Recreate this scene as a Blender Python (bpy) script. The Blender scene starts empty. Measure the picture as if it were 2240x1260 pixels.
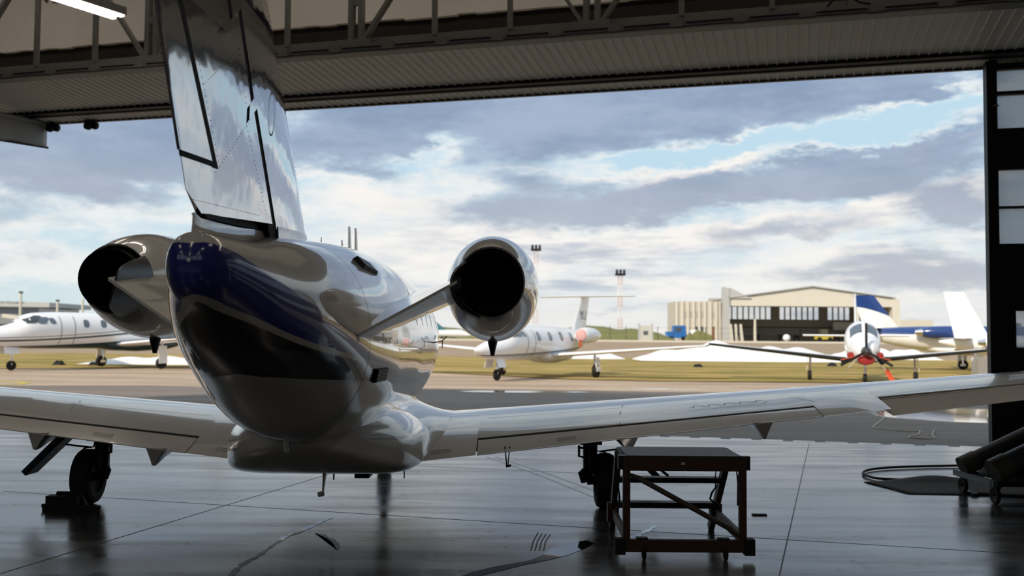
import bpy, bmesh, math, random
from mathutils import Vector, Matrix
random.seed(7)
SC = bpy.context.scene
COL = SC.collection
PI = math.pi
rad = math.radians

# ------------------------------------------------------------------ camera, exposure
cd = bpy.data.cameras.new('camera'); cam = bpy.data.objects.new('camera', cd); COL.objects.link(cam)
cd.sensor_width = 36; cd.lens = 35; cd.clip_end = 3000
cam.matrix_world = Matrix.Translation((0, 0, 1.74)) @ Matrix.Rotation(rad(90 + 2.85), 4, 'X') @ Matrix.Rotation(rad(0.45), 4, 'Z')
cd.dof.use_dof = True; cd.dof.focus_distance = 8.2; cd.dof.aperture_fstop = 2.0
SC.camera = cam
SC.view_settings.view_transform = 'Standard'; SC.view_settings.look = 'None'
SC.view_settings.gamma = 1; SC.view_settings.exposure = 0.0
SC.view_settings.use_curve_mapping = False
try: SC.cycles.max_bounces = 8
except Exception: pass

# ------------------------------------------------------------------ node helper
class NT:
    def __init__(s, tree): s.t = tree; s.n = tree.nodes; s.l = tree.links
    def new(s, kind): return s.n.new(kind)
    def put(s, sock, v):
        if isinstance(v, (int, float)): sock.default_value = v
        elif isinstance(v, (tuple, list)):
            sock.default_value = tuple(v) + ((1,) if len(v) == 3 and sock.type == 'RGBA' else ())
        else: s.l.new(v, sock)
    def m(s, op, a, b=None, c=None):
        n = s.n.new('ShaderNodeMath'); n.operation = op
        for i, v in enumerate((a, b, c)):
            if v is not None: s.put(n.inputs[i], v)
        return n.outputs[0]
    def ss(s, v, lo, hi):
        n = s.n.new('ShaderNodeMapRange'); n.interpolation_type = 'SMOOTHSTEP'
        s.put(n.inputs[0], v); s.put(n.inputs[1], lo); s.put(n.inputs[2], hi); return n.outputs[0]
    def mix(s, f, a, b):
        n = s.n.new('ShaderNodeMix'); n.data_type = 'RGBA'
        s.put(n.inputs[0], f); s.put(n.inputs[6], a); s.put(n.inputs[7], b); return n.outputs[2]
    def noise(s, vec, scale, detail=4, rough=.55, dist=0):
        n = s.n.new('ShaderNodeTexNoise'); s.l.new(vec, n.inputs['Vector'])
        n.inputs['Scale'].default_value = scale; n.inputs['Detail'].default_value = detail
        n.inputs['Roughness'].default_value = rough; n.inputs['Distortion'].default_value = dist
        return n.outputs[0]
    def mapping(s, vec, sc=(1, 1, 1), loc=(0, 0, 0), rot=(0, 0, 0)):
        n = s.n.new('ShaderNodeMapping'); s.l.new(vec, n.inputs[0])
        n.inputs['Scale'].default_value = sc; n.inputs['Location'].default_value = loc; n.inputs['Rotation'].default_value = rot
        return n.outputs[0]

# ------------------------------------------------------------------ sky
W = bpy.data.worlds.new('sky'); SC.world = W; W.use_nodes = True
w = NT(W.node_tree); w.n.clear()
tc = w.new('ShaderNodeTexCoord'); sx = w.new('ShaderNodeSeparateXYZ'); w.l.new(tc.outputs['Generated'], sx.inputs[0])
X_, Y_, Z_ = sx.outputs
az0 = w.m('ARCTAN2', X_, Y_); el0 = w.m('ARCSINE', Z_)
dv = w.mapping(tc.outputs['Generated'], (1, 1, 2.6))
na = w.noise(dv, 9, 9, .62); nb = w.noise(w.mapping(tc.outputs['Generated'], (1, 1, 2.6), (3.1, 1.7, 5.2)), 9, 9, .62)
nc = w.noise(w.mapping(tc.outputs['Generated'], (1, 1, 3.2), (7, 2, 1)), 8, 10, .62)
nd = w.noise(w.mapping(tc.outputs['Generated'], (1, 1, 3.0), (1, 8, 3)), 14, 9, .62)
az = w.m('ADD', az0, w.m('MULTIPLY', w.m('SUBTRACT', na, .5), .16))
el = w.m('ADD', el0, w.m('MULTIPLY', w.m('SUBTRACT', nb, .5), .085))
def blob(px, py, bw, bh, rot=0, wt=1.0):
    u = math.atan((px - 1120) / 2178); v = math.atan((740 - py) / 2178 * math.cos(u))
    c, s_ = math.cos(rad(rot)), math.sin(rad(rot))
    du = w.m('SUBTRACT', az, u); dw = w.m('SUBTRACT', el, v)
    a = w.m('MULTIPLY', w.m('ADD', w.m('MULTIPLY', du, c), w.m('MULTIPLY', dw, s_)), 2178 / bw)
    b = w.m('MULTIPLY', w.m('SUBTRACT', w.m('MULTIPLY', dw, c), w.m('MULTIPLY', du, s_)), 2178 / bh)
    q = w.m('ADD', w.m('MULTIPLY', a, a), w.m('MULTIPLY', b, b))
    return w.m('MULTIPLY', w.m('EXPONENT', w.m('MULTIPLY', q, -1.0)), wt)
def total(bl):
    t = None
    for b in bl:
        v = blob(*b); t = v if t is None else w.m('ADD', t, v)
    return t
slate = total([(1250, 250, 420, 95, 3, 1.1), (1800, 175, 420, 70, 0, 1.1), (780, 290, 170, 70, 0, .8), (250, 330, 330, 75, 3, .95),
               (200, 415, 190, 35, 0, .5), (1120, 440, 190, 50, 6, .75), (1330, 460, 190, 42, 8, .7), (1640, 400, 270, 42, 8, 1.0), (1950, 345, 190, 42, 10, .95),
               (2070, 440, 70, 34, 0, .9), (1720, 500, 240, 22, 8, .5), (1900, 575, 250, 34, 4, .55), (2080, 610, 200, 40, 0, .6),
               (1100, 60, 900, 90, 0, .7), (-700, 300, 500, 160, 0, .8), (3000, 300, 500, 160, 0, .8),
               (1580, 322, 190, 20, 7, -1.1), (1960, 268, 190, 26, 15, -1.1), (930, 335, 60, 26, 20, -.6), (700, 430, 300, 40, 0, -.35)])
white = total([(1610, 350, 110, 20, 4, 1.0), (1440, 395, 90, 18, 18, 1.0), (1330, 430, 130, 12, 16, .6), (2020, 420, 150, 40, 12, 1.0), (1800, 470, 260, 24, 10, .9),
               (1450, 520, 300, 40, 6, .8), (2060, 305, 110, 20, 6, .9), (830, 425, 140, 50, 0, .8), (950, 550, 420, 90, 0, .9), (1650, 620, 300, 60, 0, .6),
               (20, 410, 120, 14, 0, .6), (640, 440, 140, 40, 0, .4), (1960, 540, 200, 22, 6, .5)])
S = w.m('ADD', slate, w.m('MULTIPLY', w.m('SUBTRACT', nc, .5), 1.5))
back = w.ss(Y_, .25, -.15)
hi_el = w.ss(el0, .30, .5)
S = w.m('ADD', S, w.m('MULTIPLY', w.m('MAXIMUM', back, hi_el), .42))
S = w.m('MULTIPLY', S, w.ss(el0, -.005, .055))
Wh = w.m('ADD', white, w.m('MULTIPLY', w.m('SUBTRACT', nd, .5), 1.0))
Wh = w.m('ADD', Wh, w.m('MULTIPLY', back, .3))
hz = w.ss(el0, .0, .16)
left = w.ss(az0, -.22, -.5)
hor = w.mix(left, (.84, .84, .82), (.62, .76, .79))
base = w.mix(hz, hor, (.53, .73, .86))
c1 = w.mix(w.ss(Wh, .25, 1.05), base, (.95, .92, .88))
rim = w.m('MULTIPLY', w.m('MULTIPLY', w.ss(S, -.15, .22), w.ss(S, .62, .25)), .75)
c1 = w.mix(w.m('MULTIPLY', rim, w.ss(nd, .3, .6)), c1, (.97, .94, .90))
sl = w.mix(w.ss(nc, .36, .66), (.37, .45, .60), (.25, .33, .48))
sl = w.mix(w.ss(el0, .22, .05), sl, (.50, .53, .59))
c2 = w.mix(w.m('MULTIPLY', w.ss(S, .12, .78), .94), c1, sl)
st = w.noise(w.mapping(tc.outputs['Generated'], (1, 1, 7), (2, 5, 9)), 6.5, 9, .6)
low = w.m('MULTIPLY', w.ss(el0, .006, .03), w.ss(el0, .15, .09)); low = w.m('MULTIPLY', low, w.ss(az0, -.30, .05))
c2 = w.mix(w.m('MULTIPLY', w.m('MULTIPLY', w.ss(st, .47, .66), low), .85), c2, (.47, .53, .63))
c2 = w.mix(w.m('MULTIPLY', w.m('MULTIPLY', w.ss(st, .44, .30), low), .6), c2, (.97, .94, .88))
bg = w.new('ShaderNodeBackground'); w.l.new(c2, bg.inputs[0]); bg.inputs[1].default_value = 1.0
wo = w.new('ShaderNodeOutputWorld'); w.l.new(bg.outputs[0], wo.inputs[0])

# ------------------------------------------------------------------ sun (low, behind the hangar, veiled by cloud)
sd = bpy.data.lights.new('sun', 'SUN'); sun = bpy.data.objects.new('sun', sd); COL.objects.link(sun)
sd.energy = 3.9; sd.angle = rad(5); sd.color = (1, .88, .72)
sun.rotation_euler = Vector((-.50, -.62, .56)).to_track_quat('Z', 'Y').to_euler(); sun.location = (-30, -40, 40)

# ------------------------------------------------------------------ materials
MATS = {}
def mat(name, col, rough=.5, metal=0, coat=0, var=.08, vscale=6, bump=0, bscale=40, spec=.5, emit=None, estr=1, coat_rough=.03):
    if name in MATS: return MATS[name]
    m = bpy.data.materials.new(name); m.use_nodes = True; t = NT(m.node_tree)
    p = m.node_tree.nodes['Principled BSDF']
    tcn = t.new('ShaderNodeTexCoord'); o = tcn.outputs['Object']
    n = t.noise(o, vscale, 5, .6)
    lo = tuple(max(0, c * (1 - var)) for c in col); hi = tuple(min(1, c * (1 + var)) for c in col)
    t.l.new(t.mix(n, lo, hi), p.inputs['Base Color'])
    p.inputs['Roughness'].default_value = rough; p.inputs['Metallic'].default_value = metal
    p.inputs['Coat Weight'].default_value = coat; p.inputs['Coat Roughness'].default_value = coat_rough
    p.inputs['Specular IOR Level'].default_value = spec
    if bump:
        b = t.new('ShaderNodeBump'); b.inputs['Strength'].default_value = bump; b.inputs['Distance'].default_value = .02
        t.l.new(t.noise(o, bscale, 5, .6), b.inputs['Height']); t.l.new(b.outputs[0], p.inputs['Normal'])
    if emit:
        p.inputs['Emission Color'].default_value = tuple(emit) + (1,); p.inputs['Emission Strength'].default_value = estr
    MATS[name] = m; return m
WHITE = mat('white_paint', (.80, .775, .72), .22, coat=1, var=.03)
NAVY = mat('navy_paint', (.028, .034, .24), .2, coat=1, var=.05)
DARKNAVY = mat('black_navy_paint', (.006, .006, .010), .22, coat=1, var=.05)
CREAM = mat('cream_stripe', (.66, .62, .54), .25, coat=1, var=.03)
SILVER = mat('silver_metal', (.62, .62, .63), .12, metal=.9, var=.03)
DARKMETAL = mat('dark_metal', (.02, .02, .022), .45, metal=.6)
SOOT = mat('sooty_metal', (.006, .006, .007), .6, metal=.3, spec=.2)
BLACK = mat('black_rubber', (.012, .012, .012), .7, spec=.3)
GAP = mat('dark_gap', (.006, .006, .008), .7, spec=.2)
GLASS = mat('dark_glass', (.03, .04, .05), .05, coat=1)
BLUEGLASS = mat('grey_blue_glass', (.09, .12, .16), .06, coat=1)
OUTWHITE = mat('outdoor_white_paint', (.88, .88, .90), .3, coat=.6, var=.03)
GREYLINE = mat('grey_line', (.10, .11, .12), .4)
GREENLINE_SHADE = mat('dark_green_stripe_and_shade', (.02, .045, .05), .35)  # jet stripes, and the painted shade under the left jet
BLUEP = mat('blue_paint', (.012, .045, .20), .25, coat=.8)
REDP = mat('red_cover', (.30, .012, .012), .6)
PINK = mat('pink_cover', (.62, .36, .34), .8)
ORANGE = mat('orange_ribbon', (.65, .09, .03), .7)
CHROME = mat('chrome', (.75, .75, .77), .12, metal=1)
STEEL = mat('grey_steel', (.19, .185, .17), .5, metal=.2, var=.15)
TRUSS = mat('truss_paint', (.17, .16, .145), .5, var=.12)
SOFFIT = mat('soffit_panel', (.78, .73, .63), .45, var=.08)
PLASTER = mat('white_plaster', (.74, .71, .65), .85, var=.12, vscale=1.5, bump=.2, bscale=8)
WALLSHADE = mat('shaded_wall_brown', (.018, .012, .009), .9)
HWALL = mat('hangar_wall', (.17, .16, .145), .8, var=.15, vscale=1)
HROOF = mat('hangar_roof', (.20, .19, .17), .7, var=.1, vscale=1)
DOORBLK = mat('door_black', (.006, .006, .007), .6, spec=.25)
WOODORG = mat('rusty_orange_paint', (.045, .015, .007), .55, var=.3, vscale=14)
TREAD = mat('tread_plate', (.05, .045, .04), .5, metal=.4, bump=.6, bscale=60)
CANVAS = mat('grey_canvas', (.30, .31, .31), .8, var=.1)
FENCEG = mat('fence_green', (.06, .07, .05), .7)
BUILDC = mat('pale_concrete', (.66, .62, .55), .85, var=.08, vscale=.3)
BUILDG = mat('grey_cladding', (.46, .46, .46), .7, var=.06, vscale=.2)
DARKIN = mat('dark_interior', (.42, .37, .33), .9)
SNOW = mat('snow', (.88, .88, .90), .7, var=.04, vscale=1, bump=.4, bscale=2)
YELLOW = mat('yellow_paint', (.55, .42, .05), .6)
TRUCKB = mat('truck_blue', (.02, .14, .45), .4)
WOODBR = mat('brown_door_wood', (.22, .10, .05), .6)

def lamp_mat():
    m = mat('lamp_tube', (.9, .9, .88), .4, emit=(1, .88, .76), estr=9.5); return m
LAMP = lamp_mat()

def fin_paint():
    m = bpy.data.materials.new('fin_paint'); m.use_nodes = True; t = NT(m.node_tree); p = m.node_tree.nodes['Principled BSDF']
    tcn = t.new('ShaderNodeTexCoord'); s = t.new('ShaderNodeSeparateXYZ'); t.l.new(tcn.outputs['Object'], s.inputs[0])
    z = s.outputs[2]
    a = t.m('GREATER_THAN', z, 3.45); b = t.m('GREATER_THAN', z, 3.73); d = t.m('GREATER_THAN', z, 4.3)
    c = t.mix(a, (.50, .505, .52), (.50, .47, .41)); c = t.mix(b, c, (.010, .012, .075)); c = t.mix(d, c, (.66, .64, .60))
    t.l.new(c, p.inputs['Base Color'])
    t.l.new(t.m('SUBTRACT', .92, t.m('MULTIPLY', a, .92)), p.inputs['Metallic'])
    p.inputs['Roughness'].default_value = .10; p.inputs['Coat Weight'].default_value = 1
    # slightly wavy sheet metal and rivet rows
    bp = t.new('ShaderNodeBump'); bp.inputs['Strength'].default_value = .3; bp.inputs['Distance'].default_value = .02
    t.l.new(t.noise(tcn.outputs['Object'], 3.0, 2, .5), bp.inputs['Height']); t.l.new(bp.outputs[0], p.inputs['Normal'])
    t.l.new(bp.outputs[0], p.inputs['Coat Normal'])
    return m
FINP = fin_paint()

def floor_mat():
    m = bpy.data.materials.new('polished_concrete'); m.use_nodes = True; t = NT(m.node_tree); p = m.node_tree.nodes['Principled BSDF']
    o = t.new('ShaderNodeTexCoord').outputs['Object']
    n1 = t.noise(o, .55, 7, .62); n2 = t.noise(t.mapping(o, (.35, 2.2, 1)), 1.1, 6, .6); n3 = t.noise(o, 9, 5, .6)
    c = t.mix(t.ss(n1, .35, .68), (.040, .040, .042), (.105, .100, .094))
    c = t.mix(t.m('MULTIPLY', t.ss(n3, .60, .75), .5), c, (.02, .019, .018))
    t.l.new(c, p.inputs['Base Color'])
    r = t.m('ADD', .13, t.m('MULTIPLY', t.ss(n2, .3, .75), .17)); r = t.m('ADD', r, t.m('MULTIPLY', t.ss(n3, .55, .8), .12))
    t.l.new(r, p.inputs['Roughness']); p.inputs['Specular IOR Level'].default_value = .85
    b = t.new('ShaderNodeBump'); b.inputs['Strength'].default_value = .05; b.inputs['Distance'].default_value = .01
    t.l.new(t.m('ADD', t.m('MULTIPLY', n3, .3), n2), b.inputs['Height']); t.l.new(b.outputs[0], p.inputs['Normal'])
    return m
def apron_mat():
    m = bpy.data.materials.new('worn_asphalt'); m.use_nodes = True; t = NT(m.node_tree); p = m.node_tree.nodes['Principled BSDF']
    o = t.new('ShaderNodeTexCoord').outputs['Object']
    n1 = t.noise(t.mapping(o, (.25, 1, 1)), .45, 6, .6); n3 = t.noise(o, 3, 5, .65)
    n4 = t.noise(t.mapping(o, (.3, .8, 1), (5, 2, 0)), .35, 5, .55)
    c = t.mix(t.ss(n1, .3, .7), (.34, .25, .18), (.52, .40, .29)); c = t.mix(t.ss(n3, .5, .8), c, (.29, .22, .16))
    s = t.new('ShaderNodeSeparateXYZ'); t.l.new(o, s.inputs[0])
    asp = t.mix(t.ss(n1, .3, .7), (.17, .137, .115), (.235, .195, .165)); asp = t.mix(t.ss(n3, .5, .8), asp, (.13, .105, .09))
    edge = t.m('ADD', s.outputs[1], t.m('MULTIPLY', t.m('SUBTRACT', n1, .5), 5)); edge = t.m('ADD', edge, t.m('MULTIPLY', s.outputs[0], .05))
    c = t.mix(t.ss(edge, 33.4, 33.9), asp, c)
    # wet patches: near the right end of the doorway and a few scattered ones
    def ell(cx, cy, rx, ry):
        a = t.m('DIVIDE', t.m('SUBTRACT', s.outputs[0], cx), rx); b = t.m('DIVIDE', t.m('SUBTRACT', s.outputs[1], cy), ry)
        return t.m('SUBTRACT', 1.0, t.m('ADD', t.m('MULTIPLY', a, a), t.m('MULTIPLY', b, b)))
    wet = t.m('MAXIMUM', ell(11.2, 23.6, 2.6, 2.6), ell(.3, 32.5, 2.6, .7)); wet = t.m('MAXIMUM', wet, ell(5.5, 35, 1.6, .5)); wet = t.m('MAXIMUM', wet, -.35)
    wm = t.ss(t.m('ADD', t.m('MULTIPLY', wet, .5), t.m('SUBTRACT', n4, .5)), .04, .14)
    c = t.mix(wm, c, (.10, .085, .07)); t.l.new(c, p.inputs['Base Color'])
    t.l.new(t.m('SUBTRACT', .75, t.m('MULTIPLY', wm, .70)), p.inputs['Roughness'])
    t.l.new(t.m('ADD', .25, t.m('MULTIPLY', wm, .3)), p.inputs['Specular IOR Level'])
    return m
def grass_mat():
    m = bpy.data.materials.new('dry_grass'); m.use_nodes = True; t = NT(m.node_tree); p = m.node_tree.nodes['Principled BSDF']
    o = t.new('ShaderNodeTexCoord').outputs['Object']
    n1 = t.noise(t.mapping(o, (.15, .5, 1)), .8, 6, .65); n2 = t.noise(o, 6, 5, .7)
    c = t.mix(t.ss(n1, .35, .65), (.22, .185, .045), (.52, .365, .15)); c = t.mix(t.ss(n2, .5, .8), c, (.20, .165, .045))
    t.l.new(c, p.inputs['Base Color']); p.inputs['Roughness'].default_value = .95; p.inputs['Specular IOR Level'].default_value = .1
    b = t.new('ShaderNodeBump'); b.inputs['Strength'].default_value = .7; b.inputs['Distance'].default_value = .1
    t.l.new(n2, b.inputs['Height']); t.l.new(b.outputs[0], p.inputs['Normal'])
    return m
def pane_mat():
    m = bpy.data.materials.new('frosted_pane'); m.use_nodes = True; t = NT(m.node_tree); t.n.clear()
    o = t.new('ShaderNodeTexCoord').outputs['Object']
    n = t.noise(t.mapping(o, (1, 1, .2)), 9, 4, .6)
    tr = t.new('ShaderNodeBsdfTranslucent'); t.l.new(t.mix(n, (.50, .52, .54), (.66, .66, .66)), tr.inputs[0])
    tp = t.new('ShaderNodeBsdfTransparent'); tp.inputs[0].default_value = (.58, .61, .64, 1)
    mx = t.new('ShaderNodeMixShader'); mx.inputs[0].default_value = .62
    t.l.new(tr.outputs[0], mx.inputs[1]); t.l.new(tp.outputs[0], mx.inputs[2])
    out = t.new('ShaderNodeOutputMaterial'); t.l.new(mx.outputs[0], out.inputs[0]); return m
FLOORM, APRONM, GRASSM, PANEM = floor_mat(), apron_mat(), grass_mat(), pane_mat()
CLEARM = pane_mat(); CLEARM.name = 'thin_clear_pane'; CLEARM.node_tree.nodes['Mix Shader'].inputs[0].default_value = .93; CLEARM.node_tree.nodes['Transparent BSDF'].inputs[0].default_value = (.95, .95, .95, 1)
WATER = mat('still_water', (.012, .012, .013), .03, spec=.6, var=.02)
DIRT = mat('brown_dirt', (.33, .24, .16), .95, var=.25, vscale=.4)
FARG = mat('far_field', (.30, .26, .15), .95, var=.3, vscale=.08)
BERMG = mat('green_berm', (.17, .17, .06), .95, var=.35, vscale=.3)
KERB = mat('pale_kerb', (.62, .58, .50), .85)

# ------------------------------------------------------------------ mesh helpers
class MB:
    def __init__(s): s.v = []; s.f = []; s.mi = []
    def add(s, vs, fs, mi=0):
        o = len(s.v); s.v += [tuple(p) for p in vs]
        for i, f in enumerate(fs):
            s.f.append(tuple(k + o for k in f)); s.mi.append(mi[i] if isinstance(mi, list) else mi)
        return s
    def box(s, x0, x1, y0, y1, z0, z1, mi=0):
        vs = [(x0, y0, z0), (x1, y0, z0), (x1, y1, z0), (x0, y1, z0), (x0, y0, z1), (x1, y0, z1), (x1, y1, z1), (x0, y1, z1)]
        return s.add(vs, [(3, 2, 1, 0), (4, 5, 6, 7), (0, 1, 5, 4), (1, 2, 6, 5), (2, 3, 7, 6), (3, 0, 4, 7)], mi)
    def hexa(s, c8, mi=0):
        return s.add(c8, [(3, 2, 1, 0), (4, 5, 6, 7), (0, 1, 5, 4), (1, 2, 6, 5), (2, 3, 7, 6), (3, 0, 4, 7)], mi)
    def bar(s, a, b, wd, ht, up=(0, 0, 1), mi=0):
        a, b = Vector(a), Vector(b); d = (b - a).normalized(); u = Vector(up)
        if abs(d.dot(u)) > .98: u = Vector((1, 0, 0))
        r = d.cross(u).normalized() * wd / 2; u = r.cross(d).normalized() * ht / 2
        return s.hexa([a - r - u, a + r - u, b + r - u, b - r - u, a - r + u, a + r + u, b + r + u, b - r + u], mi)
    def tube(s, pts, r, n=10, mi=0, cap=True):
        pts = [Vector(p) for p in pts]; rr = r if isinstance(r, (list, tuple)) else [r] * len(pts)
        rings = []; pu = None
        for i, p in enumerate(pts):
            d = (pts[min(i + 1, len(pts) - 1)] - pts[max(i - 1, 0)]).normalized()
            if pu is None: pu = Vector((0, 0, 1)) if abs(d.z) < .9 else Vector((1, 0, 0))
            x = d.cross(pu).normalized(); pu = x.cross(d).normalized()
            rings.append([p + (x * math.cos(2 * PI * k / n) + pu * math.sin(2 * PI * k / n)) * rr[i] for k in range(n)])
        s.loft(rings, mi, cap, cap); return s
    def loft(s, rings, mi=0, c0=True, c1=True, closed=True):
        n = len(rings[0]); vs = [p for r in rings for p in r]; fs = []; ms = []
        for i in range(len(rings) - 1):
            for k in range(n if closed else n - 1):
                k2 = (k + 1) % n
                fs.append((i * n + k, i * n + k2, (i + 1) * n + k2, (i + 1) * n + k)); ms.append(mi[k] if isinstance(mi, (list, tuple)) else mi)
        m0 = mi if not isinstance(mi, (list, tuple)) else 0
        if c0: fs.append(tuple(range(n))[::-1]); ms.append(m0)
        if c1: fs.append(tuple((len(rings) - 1) * n + k for k in range(n))); ms.append(m0)
        return s.add(vs, fs, ms)
    def lathe_y(s, prof, cx, cz, n=40, mi=0, c0=False, c1=False):
        # prof: (y, rx, rz[, dz])
        rings = [[(cx + p[1] * math.cos(2 * PI * k / n), p[0], cz + (p[3] if len(p) > 3 else 0) + p[2] * math.sin(2 * PI * k / n)) for k in range(n)] for p in prof]
        return s.loft(rings, mi, c0, c1)
    def wheel_x(s, cx, cy, cz, r, wd, n=36, mi=0, hub=1):
        h = wd / 2; prof = [(-h * .55, r * .45), (-h * .62, r * .55), (-h * .9, r * .62), (-h, r * .78), (-h * .85, r * .93), (-h * .45, r), (h * .45, r), (h * .85, r * .93), (h, r * .78), (h * .9, r * .62), (h * .62, r * .55), (h * .55, r * .45)]
        rings = [[(cx + p[0], cy + p[1] * math.cos(2 * PI * k / n), cz + p[1] * math.sin(2 * PI * k / n)) for k in range(n)] for p in prof]
        s.loft(rings, mi, True, True); return s
    def build(s, name, mats, parent=None, smooth=True, org=(0, 0, 0), merge=0, angle=35):
        me = bpy.data.meshes.new(name)
        o_ = Vector(org)
        me.from_pydata([Vector(p) - o_ for p in s.v], [], s.f)
        for m in (mats if isinstance(mats, (list, tuple)) else [mats]): me.materials.append(m)
        for p, i in zip(me.polygons, s.mi): p.material_index = i
        bm = bmesh.new(); bm.from_mesh(me)
        if merge: bmesh.ops.remove_doubles(bm, verts=bm.verts, dist=merge)
        bmesh.ops.recalc_face_normals(bm, faces=bm.faces); bm.to_mesh(me); bm.free()
        if smooth:
            for p in me.polygons: p.use_smooth = True
            try: me.set_sharp_from_angle(angle=rad(angle))
            except Exception: pass
        ob = bpy.data.objects.new(name, me); COL.objects.link(ob)
        if parent: ob.parent = parent
        return ob
def tag(o, label=None, cat=None, group=None, kind=None):
    if label: o['label'] = label
    if cat: o['category'] = cat
    if group: o['group'] = group
    if kind: o['kind'] = kind
    return o
def empty(name, loc=(0, 0, 0), rz=0):
    o = bpy.data.objects.new(name, None); COL.objects.link(o); o.location = loc; o.rotation_euler = (0, 0, rz); o.empty_display_size = .3; return o
def copy_tree(o, parent=None):
    c = o.copy(); COL.objects.link(c)
    if parent: c.parent = parent
    for ch in list(o.children): copy_tree(ch, c)
    return c
def struct(o): o['kind'] = 'structure'; return o
def pchip(xs, ys):
    n = len(xs); h = [xs[i + 1] - xs[i] for i in range(n - 1)]; d = [(ys[i + 1] - ys[i]) / h[i] for i in range(n - 1)]
    m = [d[0]] + [0] * (n - 2) + [d[-1]]
    for i in range(1, n - 1):
        if d[i - 1] * d[i] > 0:
            w1, w2 = 2 * h[i] + h[i - 1], h[i] + 2 * h[i - 1]; m[i] = (w1 + w2) / (w1 / d[i - 1] + w2 / d[i])
    def f(x):
        if x <= xs[0]: return ys[0]
        if x >= xs[-1]: return ys[-1]
        i = max(k for k in range(n - 1) if xs[k] <= x); t = (x - xs[i]) / h[i]
        return (2 * t**3 - 3 * t**2 + 1) * ys[i] + (t**3 - 2 * t**2 + t) * h[i] * m[i] + (-2 * t**3 + 3 * t**2) * ys[i + 1] + (t**3 - t**2) * h[i] * m[i + 1]
    return f
def lin(xs, ys):
    def f(x):
        if x <= xs[0]: return ys[0]
        for i in range(len(xs) - 1):
            if x <= xs[i + 1]: return ys[i] + (ys[i + 1] - ys[i]) * (x - xs[i]) / (xs[i + 1] - xs[i])
        return ys[-1]
    return f
def text_mesh(body, size, ext=0.0):
    cu = bpy.data.curves.new('t', 'FONT'); cu.body = body; cu.size = size; cu.extrude = ext; cu.align_x = 'CENTER'; cu.align_y = 'CENTER'; cu.resolution_u = 2
    ob = bpy.data.objects.new('t', cu); COL.objects.link(ob); dg = bpy.context.evaluated_depsgraph_get(); me = ob.evaluated_get(dg).to_mesh()
    vs = [tuple(v.co) for v in me.vertices]; fs = [tuple(p.vertices) for p in me.polygons]
    ob.evaluated_get(dg).to_mesh_clear(); bpy.data.objects.remove(ob); bpy.data.curves.remove(cu); return vs, fs

# ------------------------------------------------------------------ hangar shell (door-aligned frame: a along the doorway, s inward)
OX, OY = 2.612, 18.081; EX, EY = .9632, -.2689
def DL(a, s, z): return (OX + EX * a + EY * s, OY + EY * a - EX * s, z)
AL, AR, SB, HT = -17.5, 13.5, 31.0, 10.2
def dbox(mb, a0, a1, s0, s1, z0, z1, mi=0):
    return mb.hexa([DL(a0, s0, z0), DL(a1, s0, z0), DL(a1, s1, z0), DL(a0, s1, z0), DL(a0, s0, z1), DL(a1, s0, z1), DL(a1, s1, z1), DL(a0, s1, z1)], mi)
struct(dbox(MB(), AL, AR, 0, SB, -.3, 0).build('floor', FLOORM, smooth=False))
struct(dbox(MB(), AL - .3, AR + .3, -.1, SB + .3, HT, HT + .3).build('ceiling', HROOF, smooth=False))
struct(dbox(MB(), AL - .3, AL, 0, SB, 0, HT).build('wall_left', HWALL, smooth=False))
struct(dbox(MB(), AR, AR + .3, 0, SB, 0, HT).build('wall_right', HWALL, smooth=False))
mb = MB()                                   # back wall; unseen frosted window band added to brighten the interior
dbox(mb, AL, AR, SB, SB + .3, 0, 4.2); dbox(mb, AL, AR, SB, SB + .3, 8.6, HT)
nwin = 6; pw = (AR - AL) / nwin
for i in range(nwin + 1):
    a = AL + i * pw; dbox(mb, max(AL, a - .3), min(AR, a + .3), SB, SB + .3, 4.2, 8.6)
struct(mb.build('wall_back', HWALL, smooth=False))
for i in range(nwin):  # added windows behind the camera, lighting the rear-facing surfaces
    a0 = AL + i * pw + .3; a1 = a0 + pw - .6
    fr = MB()
    for k in range(1, 4): dbox(fr, a0 + (a1 - a0) * k / 4 - .03, a0 + (a1 - a0) * k / 4 + .03, SB + .05, SB + .2, 4.2, 8.6)
    f = struct(fr.build('window_%d' % (i + 1), DARKMETAL, smooth=False))
    dbox(MB(), a0, a1, SB + .12, SB + .14, 4.2, 8.6).build('pane', PANEM, f, smooth=False)
# front wall above the doorway: plaster panels high up, shade painted into the wall colour below
mb = MB(); dbox(mb, AL, AR, -.1, .05, 6.42, HT)
struct(mb.build('wall_front', HWALL, smooth=False))
mb = MB(); random.seed(3)
a = AL
while a < AR:                               # ragged lower edge of the plaster
    b = min(AR, a + .35); dbox(mb, a, b, .95, 1.05, 7.66 + random.uniform(-.018, .018), HT); a = b
struct(mb.build('trim_1', PLASTER, smooth=False))
struct(dbox(MB(), AL, AR, .85, .93, 6.46, 7.70).build('trim_2', WALLSHADE, smooth=False))  # wall lost in the dark; its shade is put into the colour
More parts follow.
